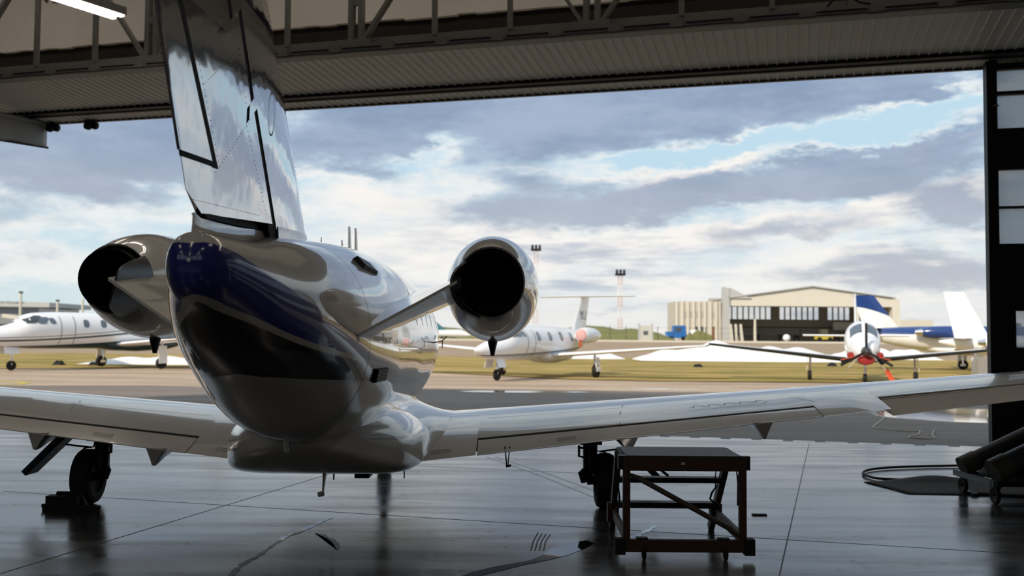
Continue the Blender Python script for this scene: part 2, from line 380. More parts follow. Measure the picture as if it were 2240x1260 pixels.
# ribbed soffit over the doorway
mb = MB(); zi, zo = 6.55, 6.36
def sz(s): return zo + (zi - zo) * s / 2.8
a = AL; prof = []
while a < AR:
    prof += [(a, 0), (a + .125, 0), (a + .135, -.022), (a + .15, -.022)]; a += .16
top = []; bot = []
rings = []
for s_ in (0.0, 2.8): rings.append([DL(p[0], s_, sz(s_) + p[1]) for p in prof])
n = len(prof); vs = rings[0] + rings[1] + [DL(p[0], 0, sz(0) + .06) for p in prof] + [DL(p[0], 2.8, sz(2.8) + .06) for p in prof]
fs = []
for k in range(n - 1): fs += [(k, k + 1, n + k + 1, n + k), (2 * n + k, 2 * n + k + 1, 3 * n + k + 1, 3 * n + k), (k, k + 1, 2 * n + k + 1, 2 * n + k), (n + k, n + k + 1, 3 * n + k + 1, 3 * n + k)]
mb.add(vs, fs); struct(mb.build('trim_3', SOFFIT, smooth=False))
mb = MB(); dbox(mb, AL, AR, -.05, .0, 6.335, 6.50); dbox(mb, AL, AR, -.05, .03, 6.325, 6.338); struct(mb.build('trim_4', DARKMETAL, smooth=False))
mb = MB(); dbox(mb, AL, AR, .52, .60, 6.345, 6.42); dbox(mb, AL, AR, .74, .84, 6.355, 6.43); dbox(mb, AL, AR, .52, .84, 6.36, 6.42); struct(mb.build('trim_5', DOORBLK, smooth=False))
# floor joints, threshold and its marks
JOINT = mat('floor_joint', (.03, .03, .032), .5)
tn = 6
def strip(pts, wd, name, m, z=.0015):
    mb = MB()
    for i in range(len(pts) - 1):
        a_, b_ = Vector(pts[i] + (0,)), Vector(pts[i + 1] + (0,)); d = (b_ - a_).normalized(); r = Vector((-d.y, d.x, 0)) * wd / 2
        q = [a_ - r, b_ - r, b_ + r, a_ + r]
        mb.add([(p.x, p.y, .0002) for p in q] + [(p.x, p.y, z) for p in q], [(3, 2, 1, 0), (4, 5, 6, 7), (0, 1, 5, 4), (1, 2, 6, 5), (2, 3, 7, 6), (3, 0, 4, 7)])
    return mb.build(name, m, smooth=False)
for pts, wd in [([(-3.95, 6.36), (-2.05, 13.6), (-.95, 17.8)], .012), ([(1.3, 5.3), (5.02, 16.86)], .012), ([(-5.6, 11.1), (-3.51, 10.48), (.71, 9.25), (5.5, 7.9)], .01)]:
    struct(strip(pts, wd, 'trim_%d' % tn, JOINT)); tn += 1
struct(strip([(-5, 14.6), (.9, 12.95)], .016, 'trim_%d' % tn, mat('pale_joint', (.30, .30, .31), .3))); tn += 1
mb = MB(); dbox(mb, AL, AR, -.14, .0, -.05, .004); struct(mb.build('trim_%d' % tn, mat('threshold', (.09, .085, .08), .6), smooth=False)); tn += 1
mb = MB()
for k in range(-26, 12): dbox(mb, k * .53 + .1, k * .53 + .27, .02, .22, .0003, .003)
struct(mb.build('trim_%d' % tn, JOINT, smooth=False)); tn += 1
# fissures filled with water, and puddles on the floor
def puddle(pts, label):
    c = Vector((sum(p[0] for p in pts) / len(pts), sum(p[1] for p in pts) / len(pts), 0)); mb = MB(); N = len(pts)
    mb.add([(p[0], p[1], .0004) for p in pts] + [(p[0], p[1], .0022) for p in pts], [tuple(range(N))[::-1], tuple(range(N, 2 * N))] + [(k, (k + 1) % N, N + (k + 1) % N, N + k) for k in range(N)])
    return tag(mb.build('puddle', WATER, smooth=False), label, 'puddle')
def rag(path, wd, seed):
    random.seed(seed); l = []; r = []; P = []
    for i in range(len(path) - 1):
        for k in range(5): t = k / 5; P.append(Vector(path[i]).lerp(Vector(path[i + 1]), t))
    P.append(Vector(path[-1]))
    for i, p in enumerate(P):
        d = (P[min(i + 1, len(P) - 1)] - P[max(i - 1, 0)]).normalized(); nn = Vector((-d.y, d.x)); h = wd * (.35 + .9 * random.random()) / 2 * (1 if 0 < i < len(P) - 1 else .2)
        l.append(tuple(p + nn * h + nn * random.uniform(-.012, .012))); r.append(tuple(p - nn * h))
    return l + r[::-1]
puddle(rag([(-2.02, 7.25), (-2.04, 7.67), (-1.99, 7.95), (-1.97, 8.4), (-1.95, 8.7), (-1.85, 9.05), (-1.77, 9.45), (-1.71, 9.66)], .055, 1), 'long thin dark water-filled crack in the floor below the tail cone')
puddle([(-.42, 7.22), (-.30, 7.45), (-.12, 7.66), (.16, 7.88), (.27, 8.1), (.34, 8.33), (.45, 8.44), (.52, 8.56), (.66, 8.67), (.72, 8.55), (.62, 8.34), (.48, 8.1), (.30, 7.9), (.1, 7.72), (-.05, 7.55), (-.28, 7.3)], 'largest shiny puddle on the floor left of the orange work stand')
puddle(rag([(-1.72, 8.9), (-1.60, 8.75), (-1.48, 8.5), (-1.40, 8.2)], .06, 4), 'short dark puddle right of the long crack')
puddle(rag([(1.06, 8.72), (1.15, 8.95), (1.26, 9.15), (1.36, 9.38)], .06, 15), 'narrow puddle seen between the legs of the orange work stand')

for k in range(4):
    x_ = .22 + .035 * k
    struct(strip([(x_ + .03, 9.0 - .03 * k), (x_ - .02, 8.62), (x_ - .05, 8.24)], .012, 'trim_%d' % tn, JOINT, z=.0012)); tn += 1
for x0, y0, x1, y1 in ((-.35, 14.6, .95, 10.9), (-.22, 14.6, 1.05, 11.2)):
    struct(strip([(x0, y0), ((x0 + x1) / 2 + .05, (y0 + y1) / 2), (x1, y1)], .03, 'trim_%d' % tn, mat('tyre_trace', (.06, .058, .056), .3), z=.0009)); tn += 1
# door leaf at the right of the doorway
lf = empty('door_1', DL(5.58, .2, 0)); struct(lf)
def dl_build(mb, name, m, parent, smooth=False):
    return mb.build(name, m, parent, smooth=smooth, org=DL(5.58, .2, 0))
mb = MB()
A0, A1 = 5.56, 12.9
panes = []
for c in range(3):
    b0 = 5.64 + c * 2.35
    panes += [(b0, b0 + 2.1, 5.87, 6.24), (b0, b0 + 2.1, 5.25, 5.82), (b0, b0 + 2.1, 3.96, 4.57), (b0, b0 + 2.1, 3.34, 3.93)]
panes = [p for p in panes if p[0] < A1]
# frame built as bars around the panes
zc = sorted({0.0, 3.34, 3.93, 3.96, 4.57, 5.25, 5.82, 5.87, 6.24, 6.5})
low = [(5.9, 7.75, 1.64, 2.24), (8.15, 10.1, 1.64, 2.24), (10.5, 12.5, 1.64, 2.24)]
for z0, z1 in [(0, 1.64), (2.24, 3.34), (3.93, 3.96), (4.57, 5.25), (5.82, 5.87), (6.24, 6.34)]: dbox(mb, A0, A1, .12, .28, z0, z1)
for z0, z1 in [(3.34, 3.93), (3.96, 4.57), (5.25, 5.82), (5.87, 6.24)]:
    for a0, a1 in [(5.56, 5.64), (7.74, 7.99), (10.09, 10.34), (12.44, 12.9)]: dbox(mb, a0, a1, .12, .28, z0, z1)
for a0, a1 in [(5.56, 5.9), (7.75, 8.15), (10.1, 10.5), (12.5, 12.9)]: dbox(mb, a0, a1, .12, .28, 1.64, 2.24)
dbox(mb, 5.50, 5.66, .05, .35, 0, 6.40)
dl_build(mb, 'leaf', DOORBLK, lf)
for (a0, a1, z0, z1) in panes + low:
    if a0 < A1: dl_build(dbox(MB(), a0, min(a1, A1), .195, .205, z0, z1), 'pane', PANEM, lf)
dl_build(dbox(MB(), 5.60, 5.68, .35, .37, 5.60, 5.63), 'latch', STEEL, lf)

# truss over the doorway
tr = empty('roof_truss', DL(-4, 2.95, 6.5)); tag(tr, 'grey steel roof truss running above the hangar doorway', 'truss')
TO = DL(-4, 2.95, 6.5)
def tb(mb, name, m=TRUSS, par=tr): return mb.build(name, m, par, smooth=False, org=TO)
mb = MB(); dbox(mb, AL, AR, 2.80, 2.86, 6.47, 6.57); dbox(mb, AL, AR, 2.98, 3.04, 6.50, 6.60); dbox(mb, AL, AR, 2.80, 3.04, 6.46, 6.485)
dbox(mb, AL, AR, 2.8, 2.9, 6.62, 6.74); dbox(mb, AL, AR, 2.78, 2.98, 6.60, 6.625)
k = AL + .3
while k < AR - .9: dbox(mb, k, k + .70, 3.041, 3.046, 6.535, 6.56, 1); k += .95
k = AL + .3 + .70
while k < AR - .9: dbox(mb, k + .02, k + .20, 3.03, 3.06, 6.49, 6.62); k += .95
mb.build('bottom_chord', [TRUSS, GAP], tr, smooth=False, org=TO)
mb = MB(); dbox(mb, AL, AR, 2.80, 3.0, 9.5, 9.75); tb(mb, 'top_chord')
for a_ in (-15.2, -12.6, -11.12, -9.84, -5.95, -3.26, -1.97, .77, 2.12, 4.9, 6.2): tb(dbox(MB(), a_ - .04, a_ + .04, 2.86, 2.93, 6.7, 9.6), 'post')
for a_ in (-16.6, -8.63, -4.66, -.63, 3.5, 7.6, 11.6):
    mb = MB(); dbox(mb, a_ - .13, a_ - .04, 2.84, 2.96, 6.6, 9.6); dbox(mb, a_ + .05, a_ + .13, 2.84, 2.96, 6.6, 9.6)
    for z in (7.3, 8.3, 9.2): dbox(mb, a_ - .05, a_ + .06, 2.9, 2.95, z, z + .12)
    dbox(mb, a_ - .3, a_ + .3, 2.96, 2.98, 6.52, 6.72); tb(mb, 'double_post')
for a0, a1 in ((-8.75, -10.75), (-8.5, -6.6), (-4.55, -2.6), (-.75, -2.6), (-.5, 1.5), (3.4, 1.5), (3.6, 5.6), (-12.8, -10.75), (7.5, 5.6)):
    tb(MB().bar(DL(a0, 2.9, 6.66), DL(a1, 2.9, 9.5), .06, .12, up=(-EY, EX, 0)), 'diagonal')
mb = MB(); mb.tube([DL(2.9, 3.05, 6.62), DL(3.0, 3.12, 6.70), DL(3.2, 3.12, 6.72), DL(3.35, 3.1, 6.63), DL(3.5, 3.08, 6.60)], .015, 6, mi=0); tb(mb, 'cable', BLACK)
# roller brackets under the lintel, canvas flap at the left
for i, a_ in enumerate((-13.15, -12.16)):
    t = empty('door_roller', DL(a_, .05, 6.2)); tag(t, ['black twin roller hanging under the lintel beside the canvas flap', 'black twin roller under the lintel, nearer the tail fin'][i], 'roller', 'twin rollers under the lintel')
    for s_ in (-.085, .085):
        mb = MB(); c = Vector(DL(a_ + s_, .05, 6.24)); mb.tube([c + Vector(DL(0, -.04, 0)) - Vector(DL(0, 0, 0)), c + Vector(DL(0, .04, 0)) - Vector(DL(0, 0, 0))], .085, 20)
        mb.build('wheel', BLACK, t, org=DL(a_, .05, 6.2))
    dbox(MB(), a_ - .12, a_ + .12, .09, .12, 6.2, 6.36).build('bracket', DARKMETAL, t, smooth=False, org=DL(a_, .05, 6.2))
ct = empty('canvas_flap', DL(-13.35, 1.5, 5.9)); tag(ct, 'grey canvas flap hanging from a pole at the left end of the doorway', 'curtain')
CO = DL(-13.35, 1.5, 5.9)
mb = MB(); rows = []
for i in range(41):
    s_ = i / 40 * 6.0; wv = .03 * math.sin(s_ * 5.3) + .02 * math.sin(s_ * 11)
    rows.append([DL(-13.35 + wv * (j / 6), s_ + .0, 6.33 - (.10 * s_ * .7) - .50 * j / 6) for j in range(7)])
vs = [p for r in rows for p in r]; fs = [(i * 7 + j, i * 7 + j + 1, (i + 1) * 7 + j + 1, (i + 1) * 7 + j) for i in range(40) for j in range(6)]
mb.add(vs, fs); sh = mb.build('canvas', CANVAS, ct, org=CO); md = sh.modifiers.new('s', 'SOLIDIFY'); md.thickness = .012
MB().tube([DL(-13.35, -.05, 6.36), DL(-13.35, 6.0, 6.36 - .42)], .045, 12).build('pole', CANVAS, ct, org=CO)
MB().tube([DL(-13.35, -.05, 5.83), DL(-13.35, 6.0, 5.83 - .42)], .025, 10).build('bottom_bar', BLACK, ct, org=CO)
# fluorescent lights
def lamp(p, d, label):
    t = empty('fluorescent_light', p); tag(t, label, 'ceiling light', 'twin tube hangar lights')
    d = Vector(d).normalized(); r = Vector((d.y, -d.x, 0)); L = 1.3
    def q(u, v, z): return Vector((0, 0, z)) + d * u + r * v
    mb = MB(); mb.hexa([q(-L, -.18, 0), q(L, -.18, 0), q(L, .18, 0), q(-L, .18, 0), q(-L, -.18, .13), q(L, -.18, .13), q(L, .18, .13), q(-L, .18, .13)])
    mb.build('housing', TRUSS, t, smooth=False)
    for v in (-.105, .105):
        mb = MB(); mb.hexa([q(-L + .02, v - .045, -.025), q(L - .02, v - .045, -.025), q(L - .02, v + .045, -.025), q(-L + .02, v + .045, -.025), q(-L + .02, v - .05, 0), q(L - .02, v - .05, 0), q(L - .02, v + .05, 0), q(-L + .02, v + .05, 0)])
        mb.build('tube_cover', LAMP, t, smooth=False)
    for u in (-.9, .9): MB().tube([q(u, 0, .13), q(u, 0, HT - p[2])], .012, 6).build('hanger', DARKMETAL, t)
lamp((-7.23, 15.16, 7.0), (.53, .85, 0), 'lit twin tube light at the upper left in front of the truss')
for i, a_ in enumerate((-15, -12, -9, -6, -3, 0, 3, 6, 9)): lamp(DL(a_, 3.6, 9.45), (EX, EY, 0), 'added unseen fill light for the plaster above the doorway, ' + ['leftmost of its row', 'second from the left', 'third from the left', 'fourth from the left', 'in the middle of its row', 'fourth from the right', 'third from the right', 'second from the right', 'rightmost of its row'][i])  # extra row out of view, added only to brighten the plaster
LN = ['first row left', 'first row middle', 'first row right', 'second row left', 'second row middle', 'second row right', 'back row left', 'back row middle', 'back row right']
for i, (a_, s_) in enumerate([(-7, 13), (-1, 13), (5, 13), (-7, 19), (-1, 19), (5, 19), (-7, 25), (-1, 25), (5, 25)]):
    lamp(DL(a_, s_, 7.6), (EY, -EX, 0), 'lit twin tube hangar light overhead, ' + LN[i])
# faded lettering remains on the plaster
mb = MB()
def arc(c, r, a0, a1, wd, n=10):
    for k in range(n):
        t0 = rad(a0 + (a1 - a0) * k / n); t1 = rad(a0 + (a1 - a0) * (k + 1) / n)
        q = [(c[0] + (r - wd) * math.cos(t0), c[1] + (r - wd) * math.sin(t0)), (c[0] + r * math.cos(t0), c[1] + r * math.sin(t0)), (c[0] + r * math.cos(t1), c[1] + r * math.sin(t1)), (c[0] + (r - wd) * math.cos(t1), c[1] + (r - wd) * math.sin(t1))]
        mb.add([DL(p[0], 1.053, p[1]) for p in q] + [DL(p[0], 1.06, p[1]) for p in q], [(3, 2, 1, 0), (4, 5, 6, 7), (0, 1, 5, 4), (2, 3, 7, 6)])
dbox(mb, -12.60, -12.56, 1.052, 1.06, 8.72, 9.3); dbox(mb, -12.27, -12.22, 1.052, 1.06, 8.70, 9.3); arc((-12.47, 8.74), .13, 180, 250, .07); dbox(mb, -12.40, -12.24, 1.052, 1.06, 8.61, 8.635); arc((-12.32, 8.69), .10, 280, 360, .05)
struct(mb.build('trim_%d' % tn, mat('faded_brown_lettering', (.12, .075, .05), .8), smooth=False)); tn += 1

# ------------------------------------------------------------------ the business jet in the hangar
JX, JY = -1.685, 10.3
jet = empty('business_jet', (JX, JY, 0))
tag(jet, 'white twin engine business jet with navy bands, tail towards the camera, in the hangar', 'airplane')
JO = (0, JY, 0)
def J(mb, name, mats, parent=jet, **k): return mb.build(name, mats, parent, org=JO, **k)
ys = [5.17, 5.18, 5.205, 5.25, 5.33, 5.45, 5.9, 6.6, 7.5, 8.7, 10.2, 12.0, 13.0, 14.0, 15.0, 15.8, 16.4, 16.5]
fw = pchip(ys, [.01, .06, .105, .14, .178, .214, .351, .54, .656, .722, .725, .70, .69, .66, .55, .37, .14, .02])
ft = pchip(ys, [2.14, 2.19, 2.25, 2.287, 2.296, 2.301, 2.325, 2.40, 2.475, 2.555, 2.60, 2.58, 2.54, 2.44, 2.05, 1.80, 1.56, 1.46])
fb = pchip(ys, [2.12, 2.07, 2.015, 1.972, 1.92, 1.864, 1.609, 1.325, .962, .765, .74, .75, .79, .88, 1.0, 1.12, 1.28, 1.38])
b1 = pchip([5.2, 5.42, 5.58, 5.81, 6.085, 6.33, 6.6, 7.06, 8, 10, 13, 16.5], [2.228, 2.185, 2.135, 2.07, 1.97, 1.91, 1.832, 1.746, 1.70, 1.66, 1.60, 1.50])
b2 = pchip([5.2, 5.46, 5.71, 5.94, 6.4, 7.06, 7.9, 9, 12.3, 16.5], [1.976, 1.897, 1.832, 1.771, 1.682, 1.603, 1.531, 1.47, 1.351, 1.25])
b3t = pchip([5.2, 5.3, 5.46, 5.74, 6.4, 7.5, 16.5], [.012, .016, .027, .034, .034, .030, .028])
b4 = pchip([5.2, 6.23, 6.43, 7.07, 8.65, 11.35, 16.5], [1.485, 1.482, 1.465, 1.428, 1.338, 1.235, 1.16])
PE = 2.15
def fus(y, th):
    zc = (ft(y) + fb(y)) / 2; hz = (ft(y) - fb(y)) / 2; c, s_ = math.cos(th), math.sin(th)
    return (fw(y) * math.copysign(abs(c) ** (2 / PE), c), y, zc + hz * math.copysign(abs(s_) ** (2 / PE), s_))
def zth(y, z):
    if z <= fb(y) + .0012: return -PI / 2
    if z >= ft(y) - .0012: return PI / 2
    zc = (ft(y) + fb(y)) / 2; hz = (ft(y) - fb(y)) / 2; q = max(-1, min(1, (z - zc) / hz))
    return math.copysign(math.asin(min(1, abs(q) ** (PE / 2))), q)
Y = [5.17, 5.173, 5.18, 5.19, 5.205, 5.22, 5.235, 5.25, 5.27, 5.29, 5.31, 5.33, 5.36, 5.39, 5.42]
while Y[-1] < 16.35: Y.append(Y[-1] + (.09 if Y[-1] < 9 else .2))
Y += [16.4, 16.46, 16.5]
segs = [10, 8, 1, 8, 10]; mats_side = sum([[m] * k for m, k in zip([0, 1, 2, 3, 0], segs)], [])
rings = []
for y in Y:
    t_, b_ = ft(y) - .001, fb(y) + .001; z1 = min(t_, max(b_, b1(y))); z2 = min(z1, max(b_, b2(y))); z3 = max(b_, z2 - b3t(y)); z4 = min(z3, max(b_, b4(y)))
    T = [PI / 2] + [zth(y, z) for z in (z1, z2, z3, z4)] + [-PI / 2]; th = []
    for i, k in enumerate(segs): th += [T[i] + (T[i + 1] - T[i]) * j / k for j in range(k)]
    th.append(-PI / 2)
    rr = [fus(y, a) for a in th]; rings.append(rr + [(-p[0], p[1], p[2]) for p in rr[-2:0:-1]])
ms = mats_side + mats_side[::-1]
mb = MB(); mb.loft(rings, ms); fuselage = J(mb, 'fuselage', [WHITE, NAVY, CREAM, DARKNAVY], merge=1e-5, angle=60)
def fpatch(y0, z0, hy, hz_, side, off, nu=8, nv=8, power=3):
    # rounded patch lying on the fuselage skin
    pts = []; ctr = []
    N = 28
    rings = []
    for r_ in (0, .35, .7, 1):
        ring = []
        for k in range(N):
            a = 2 * PI * k / N; c, s_ = math.cos(a), math.sin(a)
            u = math.copysign(abs(c) ** (2 / power), c) * hy * r_; v = math.copysign(abs(s_) ** (2 / power), s_) * hz_ * r_
            y = y0 + u; p = fus(y, zth(y, z0 + v)); ring.append((side * (p[0] + off), y, p[2]))
        rings.append(ring)
    return rings
for sd_ in (1, -1):
    for y in (10.4, 11.15, 11.9, 12.65):
        mb = MB(); mb.loft(fpatch(y, 2.05, .16, .19, sd_, .004), 0, False, False); J(mb, 'cabin_window', GLASS)
    for y, h in ((13.75, .22), (14.35, .24)):
        mb = MB(); mb.loft(fpatch(y, 2.02 - (y - 13.7) * .12, h, .16, sd_, .004, power=5), 0, False, False); J(mb, 'cockpit_window', GLASS)
# skin seams on the aft fuselage
def seam(y, th0, th1, wd=.006, name='skin_seam', n=24, y1=None):
    mb = MB(); vs = []
    for i in range(n + 1):
        t = i / n; yy = y + ((y1 - y) * t if y1 else 0); p = Vector(fus(yy, th0 + (th1 - th0) * t)); q = Vector(fus(yy + wd, th0 + (th1 - th0) * t))
        c = Vector((0, yy, (ft(yy) + fb(yy)) / 2)); o = (p - c).normalized() * .0015; vs += [p + o, q + o]
    mb.add(vs, [(2 * i, 2 * i + 1, 2 * i + 3, 2 * i + 2) for i in range(n)]); return J(mb, name, mat('seam_line', (.10, .10, .10), .5))
seam(7.35, PI / 2, -PI / 2); seam(7.35, PI / 2, 3 * PI / 2); seam(9.3, PI / 2, -.3); seam(9.3, PI / 2, PI + .3)
# vent louvre low on the right side, scoop high on the right side
def side_box(y, z, ly, lz, h, tilt, name, m, side=1, slats=0):
    p = Vector(fus(y, zth(y, z))); p2 = Vector(fus(y + .05, zth(y + .05, z))); p3 = Vector(fus(y, zth(y, z + .03)))
    d = (p2 - p).normalized(); u = (p3 - p).normalized(); nn = d.cross(u).normalized()
    if nn.x < 0: nn = -nn
    d, u = (d * math.cos(tilt) + u * math.sin(tilt)), (u * math.cos(tilt) - d * math.sin(tilt))
    def Q(a, b, c): v = p + d * a + u * b + nn * c; return Vector((v.x * side, v.y, v.z))
    mb = MB(); mb.hexa([Q(-ly, -lz, -.02), Q(ly, -lz, -.02), Q(ly, lz, -.02), Q(-ly, lz, -.02), Q(-ly * .92, -lz * .85, h), Q(ly * .8, -lz * .85, h * .7), Q(ly * .8, lz * .85, h * .7), Q(-ly * .92, lz * .85, h)])
    ob = J(mb, name, m, smooth=False)
    if slats:
        for k in range(slats):
            b = -lz * .7 + 1.4 * lz * k / (slats - 1)
            mb = MB(); mb.bar(Q(-ly * .95, b, h + .004), Q(ly * .75, b, h * .7 + .004), .012, .012, up=nn); J(mb, 'slat', DARKMETAL, ob, smooth=False)
    return ob
side_box(7.85, 1.44, .22, .06, .018, 0, 'louvre_vent', SOOT, slats=6)
side_box(8.12, 2.31, .24, .06, .035, -.06, 'air_scoop', DARKMETAL)
# aerials on the spine and under the belly
def blade(y, z, h, ch, th, sweep, name, m=WHITE, s0=0.0):
    r = []
    for zz, k in ((z - .03, 1.0), (z + h * .5, .8), (z + h, .6)):
        f = (zz - z) / h; yo = y - sweep * f; c = ch * k
        r.append([(s0 + th * k * sx_, yo + c * a, zz) for a, sx_ in ((.5, 0), (.2, .5), (-.3, .4), (-.5, 0), (-.3, -.4), (.2, -.5))])
    return J(MB().loft(r), name, m, angle=20)
blade(10.3, 2.60, .27, .16, .034, .06, 'blade_aerial'); blade(10.72, 2.60, .30, .16, .034, .06, 'blade_aerial'); blade(9.85, 2.59, .10, .08, .018, .04, 'small_aerial'); blade(8.75, 2.55, .06, .03, .008, .0, 'small_aerial', DARKMETAL)
# tail stub that carries the rudder foot
mb = MB(); rr = []
for y, zt_, hw in ((5.235, 2.388, .006), (5.30, 2.365, .018), (5.6, 2.374, .022), (6.0, 2.392, .03), (6.4, 2.42, .04), (6.9, 2.44, .05)):
    zb_ = ft(y + .03) - .06; z_ = zt_ - zb_
    rr.append([(hw, y, zt_), (hw * 1.15, y, zt_ - z_ * .35), (hw * 1.9, y, zt_ - z_ * .7), (hw * 4.2, y, zb_ + .02), (hw * 4.2, y, zb_ - .03), (-hw * 4.2, y, zb_ - .03), (-hw * 4.2, y, zb_ + .02), (-hw * 1.9, y, zt_ - z_ * .7), (-hw * 1.15, y, zt_ - z_ * .35), (-hw, y, zt_)])
J(mb.loft(rr), 'tail_fairing', WHITE, angle=50)
# ---- fin and rudder; rows run along v = z - .7 y
yLE = lambda v: 6.232 - .5695 * v
yTE = lambda v: 4.655 - .41 * v
def yH(v):
    if v > -.3735: return 5.538 - .4335 * (v + .245)
    if v > -1.05: return 5.732 - .458 * (v + .373)
    if v > -1.145: return 5.965
    return 6.112 - .501 * (v + 1.145)
def fthick(y, v):
    le, te = yLE(v), yTE(v); x = max(0, min(1, (le - y) / (le - te))); c = le - te
    return max(.0015, 5 * .105 * c * (.2969 * math.sqrt(x) - .126 * x - .3516 * x * x + .2843 * x**3 - .1025 * x**4))
def vz(y, v): return v + .7 * y
def fin_region(yf, yr, vs_, extra=0.0, ncol=22):
    rings = []
    for v in vs_:
        a, b = yf(v), yr(v); rr = []
        col = [a + (b - a) * (1 - math.cos(PI * k / ncol)) / 2 for k in range(ncol + 1)]
        rr += [(fthick(y, v) + extra, y, vz(y, v)) for y in col]; rr += [(-fthick(y, v) - extra, y, vz(y, v)) for y in col[::-1]]
        rings.append(rr)
    return MB().loft(rings)
def cut(ob, co, no):
    bm = bmesh.new(); bm.from_mesh(ob.data); co = Vector(co) - Vector(JO)
    r = bmesh.ops.bisect_plane(bm, geom=bm.verts[:] + bm.edges[:] + bm.faces[:], plane_co=co, plane_no=Vector(no), clear_outer=True)
    ed = [e for e in r['geom_cut'] if isinstance(e, bmesh.types.BMEdge)]
    if ed: bmesh.ops.holes_fill(bm, edges=ed, sides=0)
    bmesh.ops.recalc_face_normals(bm, faces=bm.faces); bm.to_mesh(ob.data); bm.free()
    try: ob.data.set_sharp_from_angle(angle=rad(35))
    except Exception: pass
def vr(a, b, n): return [a + (b - a) * i / n for i in range(n + 1)]
VB = sorted(set(vr(-3.25, -1.146, 16) + [-1.144, -1.1, -1.051] + vr(-1.049, -.374, 8) + [-.373] + vr(-.35, 1.6, 14)))
g = .028
fin = J(fin_region(yLE, lambda v: yH(v) + g, VB), 'fin', FINP, angle=40); cut(fin, (0, 6, 4.95), (0, 0, 1)); cut(fin, (0, 6, 2.35), (0, 0, -1))
rud = J(fin_region(lambda v: min(yH(v), yLE(v)) - g, yTE, VB), 'rudder', FINP, angle=40); cut(rud, (0, 6, 4.95), (0, 0, 1)); cut(rud, (0, 5.32, 2.392), (0, .070, -1)); cut(rud, (0, 5.32, 2.392), (0, -.42, -.95))
core = J(fin_region(lambda v: yH(v) + .09, lambda v: yH(v) - .09, VB, extra=-.006, ncol=6), 'hinge_gap', GAP); cut(core, (0, 6, 4.93), (0, 0, 1)); cut(core, (0, 6, 2.36), (0, 0, -1))
# dark foot of the rudder
mb = MB(); fo = [(5.30, 2.39), (5.36, 2.372), (6.52, 2.425), (6.78, 2.40), (6.78, 2.47), (6.5, 2.47), (5.4, 2.40)]
mb.add([(.035, y, z) for y, z in fo] + [(-.035, y, z) for y, z in fo], [tuple(range(7)), tuple(range(13, 6, -1))] + [(k, (k + 1) % 7, 7 + (k + 1) % 7, 7 + k) for k in range(7)]); J(mb, 'rudder_foot', GAP, smooth=False)
# trim tab on the rudder with its dark gap
yT = lambda v: 4.968 - .5244 * (v + .209)
VT = vr(-1.35, 1.0, 20)
gapm = J(fin_region(lambda v: yT(v) + .022, lambda v: yT(v) - .03, VT, extra=.004, ncol=6), 'tab_gap', GAP, parent=rud); cut(gapm, (0, 5, 4.0), (0, 0, 1)); cut(gapm, (0, 5.42, 2.66), (0, .04, -1))
gap2 = J(fin_region(lambda v: yT(v) + .022, lambda v: yTE(v) + .002, VT, extra=.005, ncol=14), 'tab_gap', GAP, parent=rud); cut(gap2, (0, 5.42, 2.692), (0, -.04, 1)); cut(gap2, (0, 5.42, 2.664), (0, .04, -1))
tab = J(fin_region(lambda v: yT(v) - .028, lambda v: yTE(v) - .012, VT, extra=.0065, ncol=14), 'trim_tab', FINP, parent=rud); cut(tab, (0, 5, 3.98), (0, 0, 1)); cut(tab, (0, 5.42, 2.692), (0, .04, -1))
# oval access panel, root strip, rivets
def fin_pt(y, z, off=.002, side=1):
    v = z - .7 * y; return (side * (fthick(y, v) + off), y, z)
mb = MB(); vs = []
for k in range(40):
    a = 2 * PI * k / 40
    for r_ in (1.0, .93): vs.append(fin_pt(6.49 + .085 * r_ * math.cos(a) + .02 * math.sin(a), 3.198 + .15 * r_ * math.sin(a), .0025))
mb.add(vs, [(2 * k, 2 * k + 1, (2 * k + 3) % 80, (2 * k + 2) % 80) for k in range(40)]); J(mb, 'access_panel', STEEL, parent=fin)
mb = MB(); vs = []
for k in range(21):
    y = 6.70 + (8.06 - 6.70) * k / 20; vs += [fin_pt(y, 2.40, .010), fin_pt(y, 2.478 + (y - 6.7) * .05, .004)]
mb.add(vs, [(2 * k, 2 * k + 1, 2 * k + 3, 2 * k + 2) for k in range(20)])
mb.add([(-p[0], p[1], p[2]) for p in vs], [(2 * k, 2 * k + 1, 2 * k + 3, 2 * k + 2) for k in range(20)]); J(mb, 'root_strip', WHITE, parent=fin)
mb = MB(); random.seed(2)
def rivet(y, z, r=.003):
    p = Vector(fin_pt(y, z, .001)); mb.add([p + Vector((0, r * math.cos(2 * PI * k / 6), r * math.sin(2 * PI * k / 6))) for k in range(6)] + [p + Vector((.003, 0, 0))], [(k, (k + 1) % 6, 6) for k in range(6)])
for (ya, za, yb, zb_) in ((5.75, 3.42, 5.2, 3.05), (6.0, 3.05, 5.45, 2.62), (5.5, 3.9, 5.1, 3.6), (5.95, 3.0, 6.45, 2.5), (5.62, 3.6, 5.93, 3.1), (5.05, 3.3, 5.55, 2.65), (5.1, 3.05, 4.85, 2.9), (5.2, 2.45, 6.3, 2.5), (7.4, 3.0, 7.85, 2.58), (6.3, 3.9, 6.9, 3.55), (6.45, 3.9, 7.15, 3.35)):
    L = math.hypot(yb - ya, zb_ - za); N = int(L / .035)
    for k in range(N): rivet(ya + (yb - ya) * k / N, za + (zb_ - za) * k / N)
for k in range(12): rivet(6.95 + k * .085, 2.475 + k * .0015, .008)
J(mb, 'rivets', STEEL, parent=fin, smooth=False)
